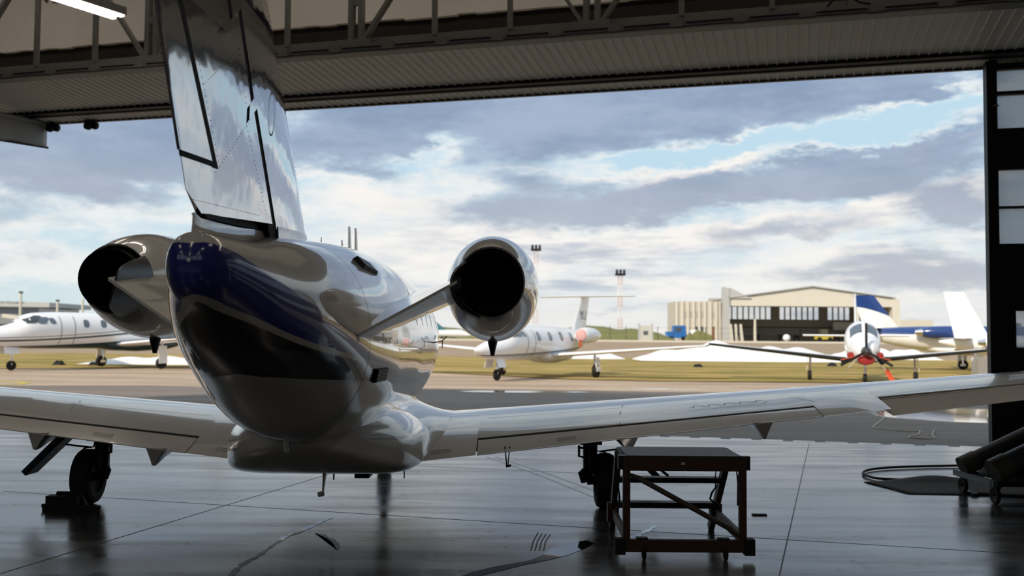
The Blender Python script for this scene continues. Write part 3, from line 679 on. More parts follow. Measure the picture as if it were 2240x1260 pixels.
# tailplane on top of the fin
for sd_ in (1, -1):
    r = []
    for k in range(9):
        t = k / 8; s_ = .0 + 2.7 * t; c = 1.25 - .6 * t; le = 5.85 - .55 * t; th = .11 * c
        r.append([(sd_ * s_, le - c * x, 4.92 + sg * th * .5 * math.sqrt(max(0, 1 - (2 * x - .75) ** 2 / 1.6)) * (1 - x) ** .4 + .03 * t) for x, sg in ((0, 1), (.1, 1), (.3, 1), (.6, 1), (1, 1), (.6, -1), (.3, -1), (.1, -1))])
    J(MB().loft(r), 'tailplane', WHITE)
# ---- wings
def naca(x, t): return 5 * t * (.2969 * math.sqrt(x) - .126 * x - .3516 * x * x + .2843 * x**3 - .1036 * x**4)
def wsec(s_):
    q = s_ - .83; te = (9.35 + .0665 * q, .577 + .1115 * q); le = (11.85 - .12 * q, te[1] + .125 - .013 * q); return te, le
def wing_pt(s_, x, up=1, off=0.0, defl=None):
    te, le = wsec(s_); c = le[0] - te[0]; t = .145 - .004 * s_
    yc = .022 * 4 * x * (1 - x) * (1 + .4 * (1 - x))
    y = le[0] - c * x; z = le[1] + (te[1] - le[1]) * x + c * (yc + up * naca(x, t)) + up * off
    if defl:
        xh, ang = defl; hy, hz_ = wing_pt(s_, xh, 1)[1:]; hz_ -= .03
        dy, dz = y - hy, z - hz_; ca, sa = math.cos(ang), math.sin(ang); y = hy + dy * ca - dz * sa; z = hz_ + dy * sa + dz * ca
    return (s_, y, z)
def wring(s_, x0, x1, defl=None, n=22, off=0.0):
    col = [x0 + (x1 - x0) * (1 - math.cos(PI * k / n)) / 2 for k in range(n + 1)]
    return [wing_pt(s_, x, 1, off, defl) for x in col[::-1]] + [wing_pt(s_, x, -1, off, defl) for x in col]
F0, F1, AI0, AI1, XH = 1.36, 4.69, 5.36, 7.15, .822
for sd_ in (1, -1):
    stations = [(s_, 1.0) for s_ in (.55, .83, 1.1, F0 - .006)] + [(F0 + .001, XH)] + [(F0 + (F1 - F0) * k / 10, XH) for k in range(1, 10)] + [(F1 - .001, XH), (F1 + .006, 1.0), (5.0, 1.0), (AI0 - .006, 1.0), (AI0, .77), (5.9, .77), (6.5, .77), (AI1, .77), (AI1 + .006, 1.0), (7.3, 1.0), (7.36, 1.0)]
    rg = []
    for s_, x1 in stations:
        r = wring(s_, 0, x1)
        rg.append([(sd_ * p[0], p[1], p[2]) for p in r])
    wing = J(MB().loft(rg), 'wing', WHITE, angle=40)
    rg = [[(sd_ * p[0], p[1], p[2]) for p in wring(F0 + .008 + (F1 - F0 - .016) * k / 10, XH + .022, 1.0, n=8, off=-.004)] for k in range(11)]
    flap = J(MB().loft(rg), 'flap', WHITE, parent=wing, angle=40)
    rg = [[(sd_ * p[0], p[1], p[2]) for p in wring(F0 + (F1 - F0) * k / 10, XH - .01, XH + .035, n=4, off=-.006)] for k in range(11)]
    J(MB().loft(rg), 'flap_gap', GAP, parent=wing)
    rg = [[(sd_ * p[0], p[1], p[2]) for p in wring(AI0 + .02 + (AI1 - AI0 - .04) * k / 8, .79, 1.0, defl=(.77, rad(11)), n=8)] for k in range(9)]
    J(MB().loft(rg), 'aileron', WHITE, parent=wing, angle=40)
    rg = [[(sd_ * p[0], p[1], p[2]) for p in wring(AI0 + (AI1 - AI0) * k / 8, .74, .81, n=4, off=-.010)] for k in range(9)]
    J(MB().loft(rg), 'aileron_gap', GAP, parent=wing)
    # skin joint, row of sealant tabs, placards
    LINE = mat('seam_line', (.10, .10, .10), .5)
    def wl(pts, wd=.008, name='skin_joint', up=1):
        mb = MB()
        for i in range(len(pts) - 1):
            (sa, xa), (sb, xb) = pts[i], pts[i + 1]; c = 2.2; L = math.hypot(sb - sa, (xb - xa) * c) or 1; ns, nx = -(xb - xa) * c / L * wd / 2, (sb - sa) / L * wd / 2 / c
            q = [wing_pt(sa + ns, xa + nx, 1, .0015), wing_pt(sa - ns, xa - nx, 1, .0015), wing_pt(sb - ns, xb - nx, 1, .0015), wing_pt(sb + ns, xb + nx, 1, .0015)]
            mb.add([(sd_ * p[0], p[1], p[2]) for p in q], [(0, 1, 2, 3)])
        return J(mb, name, LINE, parent=wing, smooth=False)
    wl([(2.92, .25), (2.86, .5), (2.80, .65), (2.76, XH)]); wl([(1.45, .55), (2.9, .55)], .005)
    wl([(4.55, .62), (4.72, .74), (4.85, .99)], .005)
    if sd_ > 0:
        z_ = []; k = 3.50
        while k < 4.15: z_ += [(k, .66), (k + .05, .66), (k + .05, .635), (k + .12, .635)]; k += .16
        wl(z_, .008, 'sealant_line'); wl([(3.45, .72), (4.25, .70), (4.3, .655)], .005)
    for sp in ((1.02, .93), (2.22, .93)):
        s0, x0 = sp; hw, hh = .085, .014
        wl([(s0 - hw, x0 - hh), (s0 + hw, x0 - hh), (s0 + hw, x0 + hh), (s0 - hw, x0 + hh), (s0 - hw, x0 - hh)], .008, 'placard_frame')
        vs, fs = text_mesh('NO STEP', .045)
        mb = MB(); mb.add([tuple(Vector((sd_ * p[0], p[1], p[2]))) for p in [wing_pt(s0 + sd_ * v[0] * .75, x0 - v[1] / 2.35, 1, .002) for v in vs]], fs); J(mb, 'placard_text', LINE, parent=wing, smooth=False)
    # flap track fairings: pointed keels under the trailing edge
    for s_ in ([1.65, 2.8, 4.1] if sd_ < 0 else [2.8, 4.1]):
        te, le = wsec(s_); r = []
        for dy, hw, dp in ((1.0, .015, .0), (.6, .055, .05), (.3, .082, .105), (.12, .095, .15), (.03, .095, .165), (.004, .088, .16)):
            y = te[0] + dy; xw = (le[0] - y) / (le[0] - te[0]); zz = wing_pt(s_, xw, -1)[2] + .006; yb = y - .10 * min(1, dp / .1)
            r.append([(sd_ * (s_ - hw), y, zz), (sd_ * (s_ - hw * .5), y - .03, zz - dp * .5), (sd_ * (s_ - hw * .12), yb + .05, zz - dp * .95), (sd_ * (s_ + hw * .12), yb + .05, zz - dp * .95), (sd_ * (s_ + hw * .5), y - .03, zz - dp * .5), (sd_ * (s_ + hw), y, zz)])
        J(MB().loft(r), 'flap_track_fairing', mat('fairing_grey', (.25, .25, .24), .3, coat=.6), parent=wing, angle=20)
    if sd_ > 0:
        mb = MB(); te, _ = wsec(1.65); mb.tube([(1.63, 9.50, te[1] + .04), (1.648, 9.45, te[1] - .13), (1.652, 9.44, te[1] - .145)], .007, 6); mb.tube([(1.675, 9.50, te[1] + .04), (1.66, 9.45, te[1] - .13)], .006, 6); mb.tube([(1.64, 9.44, te[1] - .14), (1.69, 9.44, te[1] - .13)], .012, 6); J(mb, 'flap_link', DARKMETAL, parent=wing)
# ---- belly fairing
r = []
for y, hw, zb_, zt_ in ((7.70, .05, .96, 1.02), (7.85, .26, .85, 1.08), (8.05, .44, .76, 1.12), (8.35, .62, .645, 1.14), (8.75, .79, .54, 1.16), (9.1, .85, .505, 1.17), (9.6, .875, .49, 1.15), (10.3, .89, .49, 1.0), (11.6, .88, .50, .9), (12.3, .72, .62, .96), (12.9, .4, .82, 1.15)):
    zc_ = zb_ + (zt_ - zb_) * .36; q_ = []
    for k in range(48):
        a_ = 2 * PI * k / 48; c_, s__ = math.cos(a_), math.sin(a_); pw_ = 2.3 if s__ > 0 else 5.5; h_ = (zt_ - zc_) if s__ > 0 else (zc_ - zb_)
        q_.append((hw * math.copysign(abs(c_) ** (2 / pw_), c_), y, zc_ + h_ * math.copysign(abs(s__) ** (2 / pw_), s__)))
    r.append(q_)
# smooth along y
yy = [q[0][1] for q in r]; R2 = []
ff = [[pchip(yy, [q[k][c] for q in r]) for c in (0, 2)] for k in range(48)]
for y in vr(7.70, 12.9, 44): R2.append([(ff[k][0](y), y, ff[k][1](y)) for k in range(48)])
J(MB().loft(R2), 'belly_fairing', WHITE, angle=60)
def sst(a, b, x): t = max(0, min(1, (x - a) / (b - a))); return t * t * (3 - 2 * t)
# wing root fillets: concave skin from the fuselage side down to the fairing edge and the wing
fz = pchip([9.3, 9.8, 10.3, 11.3, 12.2, 12.9], [1.06, 1.05, 1.05, 1.06, 1.03, 1.0])
fso = pchip([9.36, 9.75, 10.2, 11.4, 12.2, 12.9], [.845, .95, 1.03, 1.04, .80, .40])
for sd_ in (1, -1):
    r = []
    for y in vr(9.36, 12.5, 50):
        zi = fz(y); si = fus(y, zth(y, zi))[0] - .02; so = fso(y)
        te_, le_ = wsec(so); xw = (le_[0] - y) / (le_[0] - te_[0])
        f = sst(9.2, 10.3, y)
        if xw < .03: zo = wing_pt(so, .03)[2] - .02; cs, cz_ = so * .8, zo
        else: zo = wing_pt(so, min(.999, xw))[2] + .001; cs, cz_ = .80 * (1 - f) + (.62 * so + .38 * si) * f, (zi - .26) * (1 - f) + zo * f
        r.append([(sd_ * ((1 - t) ** 2 * si + 2 * t * (1 - t) * cs + t * t * so), y, (1 - t) ** 2 * zi + 2 * t * (1 - t) * cz_ + t * t * zo) for t in vr(0, 1, 16)])
    J(MB().loft(r, 0, False, False, closed=False), 'wing_root_fillet', WHITE, angle=70)
# belly drains and aerials
m_ = MB(); r = []
for z, y, cw, tw in ((.53, 9.12, .20, .045), (.505, 9.11, .17, .045), (.49, 9.10, .11, .036), (.45, 9.08, .085, .03), (.38, 9.05, .07, .022), (.325, 9.02, .06, .02), (.318, 9.015, .058, .02)):
    r.append([(.001 + tw * .5 * math.cos(a), y + cw * .5 * math.sin(a), z) for a in [2 * PI * k / 12 for k in range(12)]])
m_.loft(r); m_.tube([(.012, 9.01, .33), (-.028, 8.99, .325), (-.038, 8.99, .322)], [.022, .024, .016], 10); J(m_, 'air_probe', WHITE)
J(MB().tube([(.0, 9.57, .50), (0, 9.57, .44), (0, 9.57, .37)], [.025, .01, .006], 8), 'drain_pin', DARKMETAL)
J(MB().box(.27, .40, 9.1, 9.35, .455, .497), 'flat_aerial', BLACK, smooth=False)
J(MB().tube([(.70, 9.3, .50), (.70, 9.3, .43)], .006, 6), 'drain_pin', DARKMETAL)
mb = MB(); r = []
for z, c in ((1.02, .16), (.93, .15), (.89, .13), (.865, .08)): r.append([(.02 * math.cos(a), 7.55 + c * .5 * math.sin(a), z) for a in [2 * PI * k / 12 for k in range(12)]])
J(mb.loft(r), 'tie_down_fin', WHITE)
mb = MB(); mb.tube([(.66, 12.7, 1.66), (.80, 12.75, 1.69), (.85, 12.78, 1.75)], .008, 6); mb.tube([(.80, 12.75, 1.69), (.80, 12.73, 1.60)], .007, 6); J(mb, 'pitot_probe', DARKMETAL)
# ---- engines
for sd_ in (1, -1):
    cx = sd_ * 1.515; cz = 2.172
    pr = [(8.02, .262, .275, .012), (8.0, .275, .288, .012), (8.05, .290, .306, .010), (8.2, .328, .356, .006), (8.45, .375, .418, 0), (8.75, .405, .458, 0), (9.1, .418, .472, 0), (9.5, .412, .465, 0), (9.9, .375, .42, 0), (10.12, .33, .365, 0), (10.2, .30, .33, 0), (10.17, .27, .30, 0), (9.95, .25, .27, 0), (9.4, .25, .27, 0)]
    pf = [pchip([p[0] for p in pr[1:11]], [p[c] for p in pr[1:11]]) for c in (1, 2, 3)]
    prof = [pr[0]] + [(y, pf[0](y), pf[1](y), pf[2](y)) for y in vr(8.0, 10.2, 30)] + pr[11:]
    nac = J(MB().lathe_y(prof, cx, cz, 56), 'nacelle', WHITE, angle=50)
    J(MB().lathe_y([(8.35, .255, .262, .01), (8.06, .26, .27, .012), (8.02, .236, .246, .012), (7.88, .243, .243, .012), (7.88, .233, .233, .012), (8.3, .225, .225, .012), (8.75, .20, .20, .01), (8.76, .02, .02, .01)], cx, cz, 44, c1=True), 'exhaust_nozzle', SOOT, parent=nac)
    J(MB().lathe_y([(8.42, .004, .004), (8.5, .05, .05), (8.7, .10, .10), (8.8, .10, .10)], cx, cz + .01, 24, c0=True), 'exhaust_cone', SOOT, parent=nac)
    J(MB().lathe_y([(10.16, .27, .30), (9.9, .25, .27), (9.75, .06, .06), (9.95, .01, .01)], cx, cz, 36, c1=True), 'fan_face', DARKMETAL, parent=nac)
    # thrust attenuator: curved paddle standing beside the nozzle on the inboard side
    r = []
    for k in range(25):
        a = rad(134 + 118 * k / 24); e = abs(k - 12) / 12; ca, sa = math.cos(a), math.sin(a); y0 = 7.31 + .64 * e ** 2.6; ra = .290 - .012 * e
        r.append([(cx + sd_ * ra * ca, y0, cz - .03 + ra * sa), (cx + sd_ * (ra + .012) * ca, 8.05, cz + .012 + (ra + .022) * sa), (cx + sd_ * (ra - .012) * ca, 8.05, cz + .012 + (ra + .0) * sa), (cx + sd_ * (ra - .016) * ca, y0, cz - .03 + (ra - .016) * sa)])
    J(MB().loft(r), 'thrust_paddle', mat('dark_grey_paddle', (.035, .036, .04), .4, metal=.5), parent=nac)
    # pylon: stub wing from the fuselage to the nacelle
    root = [(0.30, 6.9, 1.72), (0.30, 10.3, 2.06)]; r = []
    for t in vr(0, 1, 14):
        s_ = .28 + (1.28 - .28) * t; f = (s_ - .60) / (1.22 - .60)
        yt = 7.02 + .25 * max(-.3, f) ** 1.0 if f > 0 else 7.02 + .25 * f; zt_ = 1.745 + .365 * f; yl = 10.35 - .55 * f; zl = 2.06 + .15 * f; th = .13 - .03 * f; c = yl - yt
        q = []
        for k in range(17):
            x = (1 - math.cos(PI * k / 16)) / 2; q.append((x, 1))
        ring = [(sd_ * s_, yl - c * x, zl + (zt_ - zl) * x + c * (naca(x, .085) * .9) + .012 * x) for x, _ in q[::-1]] + [(sd_ * s_, yl - c * x, zl + (zt_ - zl) * x - c * (naca(x, .085)) - .012 * x) for x, _ in q]
        r.append(ring)
    J(MB().loft(r), 'pylon', WHITE, angle=40)
    mb = MB(); rr = []
    for z, rx, ry in ((1.78, .022, .09), (1.715, .030, .085), (1.70, .044, .085), (1.64, .030, .06), (1.59, .019, .035), (1.575, .018, .03)): rr.append([(cx + sd_ * 0 + rx * math.cos(a), 8.95 + ry * math.sin(a), z) for a in [2 * PI * k / 12 for k in range(12)]])
    J(mb.loft(rr), 'drain_mast', DARKMETAL, parent=nac)
# ---- landing gear
for sd_ in (1, -1):
    g_ = MB(); sx_ = sd_ * 2.50
    g_.tube([(sx_, 10.28, .78), (sx_, 10.28, .36)], [.078, .072], 14); g_.box(min(sx_ - .11, sx_ + .11), max(sx_ - .11, sx_ + .11), 10.15, 10.4, .66, .78)
    g_.tube([(sx_ - sd_ * .02, 10.28, .40), (sx_, 10.30, .285), (sd_ * 2.70, 10.33, .285)], [.06, .055, .04], 10)
    g_.tube([(sx_, 10.28, .44), (sx_ - sd_ * .09, 10.18, .36), (sx_ - sd_ * .07, 10.2, .28)], [.035, .045, .03], 8); g_.tube([(sx_ - sd_ * .06, 10.2, .62), (sx_ - sd_ * .13, 10.2, .63)], .012, 6); g_.tube([(sx_ - sd_ * .12, 10.2, .65), (sx_ - sd_ * .12, 10.2, .54), (sx_ - sd_ * .07, 10.2, .53)], .014, 6)
    strut = J(g_, 'main_gear_strut', DARKMETAL)
    J(MB().tube([(sx_ + sd_ * .03, 10.2, .72), (sx_ + sd_ * .05, 10.18, .60), (sx_ + sd_ * .14, 10.18, .585), (sx_ + sd_ * .2, 10.2, .54)], .009, 6), 'brake_hose', BLACK, parent=strut)
    wh = J(MB().wheel_x(sd_ * 2.655, 10.33, .28, .28, .205), 'main_wheel', BLACK, parent=strut)
    dm = MB(); a, b = Vector((sd_ * 2.66, 10.1, .80)), Vector((sd_ * 3.14, 10.1, .33)); nrm = Vector((sd_ * .7, 0, .7))
    for yy0, yy1, o0, o1 in ((9.98, 10.0, 0, .075), (9.98, 10.24, 0, .016), (10.22, 10.24, 0, .06)):
        dm.hexa([a + Vector((0, yy0 - 10.1, 0)), b + Vector((0, yy0 - 10.1, 0)), b + Vector((0, yy1 - 10.1, 0)), a + Vector((0, yy1 - 10.1, 0)), a + nrm * o1 + Vector((0, yy0 - 10.1, 0)), b + nrm * o1 * .8 + Vector((0, yy0 - 10.1, 0)), b + nrm * o1 * .8 + Vector((0, yy1 - 10.1, 0)), a + nrm * o1 + Vector((0, yy1 - 10.1, 0))])
    J(dm, 'gear_door', DARKMETAL, smooth=False)
    J(MB().tube([(sd_ * 2.60, 10.25, .585), (sd_ * 2.80, 10.1, .63)], .011, 6), 'door_link', DARKMETAL)
ng = MB(); ng.tube([(0, 13.4, 1.0), (0, 13.4, .25)], [.06, .05], 12); ng.box(-.05, .05, 13.3, 13.5, .18, .34); st_ = J(ng, 'nose_gear_strut', DARKMETAL)
J(MB().wheel_x(0, 13.4, .22, .22, .16), 'nose_wheel', BLACK, parent=st_)

# ------------------------------------------------------------------ things on the hangar floor
# chock at the left main wheel
ck = empty('wheel_chock', (-4.33, 10.0, 0)); tag(ck, 'black wheel chock against the left main wheel of the hangar jet', 'chock')
mb = MB(); mb.box(-.28, .26, -.10, -.02, .0, .045); mb.box(-.26, .05, -.08, .05, .0, .14); mb.hexa([(-.24, .03, 0), (.10, .03, 0), (.10, .12, 0), (-.24, .12, 0), (-.2, .03, .17), (.04, .03, .17), (.04, .05, .17), (-.2, .05, .17)]); mb.build('wedge', BLACK, ck, smooth=False)
MB().tube([(-.30, -.06, .045), (.28, -.06, .03)], .018, 8).build('handle_bar', DARKMETAL, ck)
# small folding work stand
ws = empty('work_stand', (1.38, 7.97, 0)); tag(ws, 'low rusty orange folding work stand with tread plate top beside the right main wheel', 'work stand')
def S(mb, name, m=WOODORG, **k): return mb.build(name, m, ws, smooth=k.pop('smooth', False), **k)
for x in (-.46, .46):
    S(MB().box(x - .028, x + .028, -.03, .02, .06, .80), 'upright')
    S(MB().bar((x * 1.02, .55, .76), (x * .98, 1.22, .02), .075, .05, up=(1, 0, 0)), 'rear_leg', mat('worn_tan_steel', (.085, .066, .05), .5, metal=.2, var=.3))
    S(MB().bar((x, .02, .165), (x * .99, 1.06, .19), .03, .085), 'side_rail', mat('worn_tan_steel', (.085, .066, .05), .5))
    S(MB().box(x * 1.0 - .05, x * 1.0 + .05, 1.0, 1.1, .10, .27), 'hinge_block')
    mb = MB().box((.46 if x > 0 else -.56) + .01, (.56 if x > 0 else -.46) - .01, -.05, .03, .04, .165); S(mb, 'rubber_cap', BLACK)
    c = MB().wheel_x(x * .70, -.02, .05, .05, .03, 20); cw = S(c, 'caster', BLACK, smooth=True)
    MB().box(x * .70 - .06, x * .70 + .03, -.03, .03, .07, .17).build('caster_fork', DARKMETAL, cw, smooth=False)
    S(MB().box(min(x * .98, x * 1.14), max(x * .98, x * 1.14), .0, .06, .70, .81), 'corner_block', DARKMETAL)
    S(MB().bar((x * .99, .0, .75), (x * .99, .62, .77), .04, .08), 'top_side_rail')
S(MB().box(-.50, .50, -.035, .02, .06, .155), 'bottom_beam')
S(MB().box(-.46, .46, -.032, .02, .695, .795), 'top_beam'); S(MB().box(-.03, .0, -.036, -.031, .745, .765), 'label', mat('pale_label', (.5, .48, .42), .7))
S(MB().box(-.46, .45, -.03, .62, .795, .815), 'top_plate', TREAD)
S(MB().box(-.45, .44, .74, .86, .49, .535), 'rung', DARKMETAL); S(MB().box(-.47, .43, .96, 1.08, .235, .285), 'rung', DARKMETAL)
S(MB().tube([(-.43, .02, .66), (-.36, .02, .63), (.36, .02, .24), (.44, .02, .17)], [.012, .022, .022, .014], 10), 'diagonal_brace', mat('worn_tan_steel', (.085, .066, .05), .5), smooth=True)
S(MB().tube([(-.2, .6, .70), (-.02, .70, .56)], .012, 8), 'stay', DARKMETAL, smooth=True)
S(MB().tube([(.395, .62, .74), (.38, .66, .55), (.385, .66, .47), (.35, .66, .42), (.335, .66, .37), (.36, .66, .345), (.42, .66, .31)], [.005, .005, .008, .009, .009, .009, .009], 8), 'locking_pin', DARKMETAL, smooth=True)
S(MB().tube([(-.505, .05, .70), (-.515, .05, .55), (-.51, .05, .48), (-.51, .05, .39), (-.54, .05, .385)], [.004, .004, .009, .009, .007], 8), 'locking_pin', DARKMETAL, smooth=True)
S(MB().tube([(.42, .03, .70), (.435, .03, .60), (.432, .03, .42)], [.004, .009, .009], 8), 'locking_pin', DARKMETAL, smooth=True)
# mat, hose, leads
mb = MB(); rows = []
Q = [Vector((4.34, 12.32)), Vector((4.53, 11.37)), Vector((6.9, 11.25)), Vector((6.9, 12.75))]
for i in range(25):
    u = i / 24; row = []
    for j in range(13):
        v = j / 12; p = Q[0].lerp(Q[3], u).lerp(Q[1].lerp(Q[2], u), v); z = .006 + .06 * math.exp(-((p.x - 5.25) / .45) ** 2 - ((v - .0) / .16) ** 2) + .01 * math.sin(7 * u) * math.exp(-v * 6); row.append((p.x, p.y, z + (.008 if 0 < v < 1 else 0)))
    rows.append(row)
vs = [p for r in rows for p in r]; mb.add(vs, [(i * 13 + j, i * 13 + j + 1, (i + 1) * 13 + j + 1, (i + 1) * 13 + j) for i in range(24) for j in range(12)])
fm = mb.build('floor_mat', mat('brown_black_mat', (.03, .024, .020), .85), smooth=True); md = fm.modifiers.new('s', 'SOLIDIFY'); md.thickness = .008; tag(fm, 'dark rumpled mat on the floor at the right beside the tube cart', 'mat')
def spline(P, n=8):
    P = [Vector(p) for p in P]; out = []
    for i in range(len(P) - 1):
        a, b, c, d = P[max(0, i - 1)], P[i], P[i + 1], P[min(len(P) - 1, i + 2)]
        for k in range(n):
            t = k / n; out.append(.5 * ((2 * b) + (c - a) * t + (2 * a - 5 * b + 4 * c - d) * t * t + (3 * b - a - 3 * c + d) * t**3))
    return out + [P[-1]]
tag(MB().tube(spline([(6.6, 13.9, .03), (6.2, 13.86, .022), (5.5, 13.72, .022), (4.97, 13.5, .022), (4.67, 13.21, .022), (4.53, 12.85, .022), (4.57, 12.53, .022), (4.75, 12.44, .022), (4.88, 12.42, .022)]), .016, 10).build('hose', BLACK), 'black hose looping on the floor behind the dark mat', 'hose')
mb = MB(); mb.tube(spline([(5.22, 11.42, .02), (5.35, 11.40, .012), (5.9, 11.2, .012), (6.6, 11.0, .012)]), .012, 8); mb.tube(spline([(5.22, 11.30, .02), (5.4, 11.33, .012), (5.9, 11.1, .012), (6.6, 10.9, .012)]), .012, 8)
ld = mb.build('jumper_lead', BLACK); tag(ld, 'pair of dark cable ends lying by the cart wheels at the right', 'cable')
for y in (11.42, 11.30): MB().box(5.19, 5.25, y - .025, y + .025, .006, .035).build('clip', DARKMETAL, ld, smooth=False)
# wheeled cart with two slanted tubes
tcx = empty('tube_cart', (5.6, 11.1, 0)); tag(tcx, 'dark wheeled cart carrying two thick slanted tubes by the door post', 'cart')
TO2 = (5.6, 11.1, 0)
def T(mb, name, m, **k): return mb.build(name, m, tcx, org=TO2, **k)
for x, y in ((5.17, 11.47), (5.19, 10.75), (6.5, 11.55), (6.5, 10.75)):
    wq = T(MB().wheel_x(x, y, .098, .098, .045, 28), 'wheel', BLACK); MB().tube([(x - .03, y, .10), (x + .08, y, .21)], .018, 8).build('fork', DARKMETAL, wq, org=TO2)
GREYBLUE = mat('grey_blue_steel', (.10, .13, .15), .5, metal=.2)
T(MB().bar((5.12, 11.56, .235), (5.15, 10.66, .225), .05, .065), 'end_rail', GREYBLUE, smooth=False)
for y in (11.5, 10.72): T(MB().bar((5.12, y, .22), (6.6, y, .22), .05, .06), 'side_rail', DARKMETAL, smooth=False)
T(MB().bar((6.55, 11.56, .235), (6.55, 10.66, .225), .05, .065), 'end_rail', DARKMETAL, smooth=False)
for (a, b, r_) in (((5.10, 11.30, .335), (6.75, 11.3, 1.12), .10), ((5.22, 10.82, .335), (6.75, 10.85, 1.06), .13)):
    a, b = Vector(a), Vector(b); d = (b - a).normalized()
    tb_ = T(MB().tube([a, b], r_, 26), 'tube', mat('dark_tube_paint', (.022, .022, .024), .45))
    MB().tube([a - d * .02, a + d * .16], r_ + .012, 26).build('end_collar', mat('collar_olive', (.05, .045, .03), .5), tb_, org=TO2)
    m_ = a + d * .28; T(MB().box(m_.x - .03, m_.x + .03, m_.y - .12, m_.y + .12, .22, m_.z - r_ * .8), 'cradle', DARKMETAL, smooth=False)
    m_ = a + d * 1.3; T(MB().box(m_.x - .03, m_.x + .03, m_.y - .10, m_.y + .10, .22, m_.z - r_ * .8), 'cradle', DARKMETAL, smooth=False)
# door drive by the post
dd = empty('door_drive', DL(5.75, -.1, 0)); tag(dd, 'small dark gear motor at the foot of the door post', 'motor')
p0 = Vector(DL(5.75, -.55, .25)); p1 = Vector(DL(6.3, -.55, .25)); D0 = DL(5.75, -.1, 0)
MB().tube([p0 + Vector((0, 0, .12)), p0.lerp(p1, .4) + Vector((0, 0, .12)), p0.lerp(p1, .45) + Vector((0, 0, .12)), p1 + Vector((0, 0, .12))], [.13, .13, .17, .17], 18).build('motor_housing', STEEL, dd, org=D0)
dbox(MB(), 5.7, 6.35, -.72, -.4, 0, .22).build('base', DARKMETAL, dd, smooth=False, org=D0)
# floor debris
random.seed(5)
tag(MB().box(2.40, 2.54, 9.94, 10.0, .0, .012).build('metal_offcut', BLACK, smooth=False), 'small flat black offcut on the floor right of the work stand', 'scrap')

# ------------------------------------------------------------------ outdoors: ground
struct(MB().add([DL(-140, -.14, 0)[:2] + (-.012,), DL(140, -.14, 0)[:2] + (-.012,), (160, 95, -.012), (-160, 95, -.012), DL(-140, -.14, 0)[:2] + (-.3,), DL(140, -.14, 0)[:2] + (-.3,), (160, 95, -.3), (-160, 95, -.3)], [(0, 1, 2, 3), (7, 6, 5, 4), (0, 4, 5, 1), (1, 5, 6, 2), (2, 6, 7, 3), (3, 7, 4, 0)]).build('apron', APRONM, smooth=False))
def ground(name, m, near, far, z0, z1, nx=80, ny=10, amp=0.0, seed=1):
    random.seed(seed); x0, x1 = near[0][0], near[-1][0]; fn, ff_ = lin(*zip(*near)), lin(*zip(*far)); vs = []
    for i in range(nx + 1):
        x = x0 + (x1 - x0) * i / nx; jit = random.uniform(-amp, amp)
        for j in range(ny + 1):
            t = j / ny; y = fn(x) + jit * (1 - t) + (ff_(x) - fn(x)) * t; vs.append((x, y, z0(x, y) if callable(z0) else z0 + (z1 - z0) * t))
    return struct(MB().add(vs, [(i * (ny + 1) + j, (i + 1) * (ny + 1) + j, (i + 1) * (ny + 1) + j + 1, i * (ny + 1) + j + 1) for i in range(nx) for j in range(ny)]).build(name, m))
ground('grass_strip', GRASSM, [(-90, 52), (-25, 49.5), (-18, 53), (-8, 51), (-3.5, 48.6), (2, 42.5), (5.2, 41), (17, 40.6), (90, 40.6)], [(-90, 90), (90, 90)], .02, .02, 240, 10, .15)
def rise(x, y): t = max(0, min(1, (y - 90) / 42)); return .01 + 1.27 * t * t * (3 - 2 * t)
ground('dirt_strip', DIRT, [(-200, 89), (200, 89)], [(-200, 134), (200, 134)], rise, 0, 20, 16)
struct(MB().box(-300, 300, 134, 135.2, .9, 1.52).build('kerb_wall', KERB, smooth=False))
ground('far_field', FARG, [(-900, 135), (1200, 135)], [(-900, 1500), (1200, 1500)], 1.28, 1.28, 4, 4)
def mound(name, m, cx, cy, rx, ry, h, z, label, cat, seed, nx=60, ny=18, rough=.35, mod=0):
    random.seed(seed); ph = [random.uniform(0, 6.3) for _ in range(8)]; vs = []
    for i in range(nx + 1):
        u = -1 + 2 * i / nx
        for j in range(ny + 1):
            v = -1 + 2 * j / ny; k = max(0, 1 - abs(u) ** 4) * max(0, 1 - v * v)
            b = 1 + rough * (math.sin(u * 7 + ph[0]) * .5 + math.sin(u * 13 + ph[1] + v * 2) * .35 + math.sin(u * 23 + ph[2]) * .25 + math.sin(v * 5 + ph[3] + u * 9) * .2)
            vs.append((cx + rx * u, cy + ry * v, z + h * max(0, k * b)))
    mb = MB().add(vs, [(i * (ny + 1) + j, (i + 1) * (ny + 1) + j, (i + 1) * (ny + 1) + j + 1, i * (ny + 1) + j + 1) for i in range(nx) for j in range(ny)])
    return tag(mb.build(name, m), label, cat)
mound('snow_bank', SNOW, 18.3, 82, 8.2, 4.5, 1.15, -.02, 'long white snow bank in front of the far hangar', 'snow', 11)
mound('snow_bank', SNOW, 5.6, 86, 4.2, 3, .50, -.02, 'low snow bank behind the wing of the parked jet in the middle', 'snow', 5)
mound('snow_bank', SNOW, -17.5, 58.5, 8, .8, .42, .0, 'thin strip of dirty snow under the parked jet at the left', 'snow', 6)
mound('snow_bank', SNOW, 34, 92, 5, 3, .9, .0, 'small snow bank beyond the nose of the propeller plane', 'snow', 9)
bm_ = mound('grass_berm', BERMG, 13.5, 185, 17, 10, 2.6, 1.2, None, None, 4, rough=.12); struct(bm_)
bm_ = mound('grass_berm', BERMG, -14, 190, 12, 8, 2.3, 1.2, None, None, 8, rough=.12); struct(bm_)
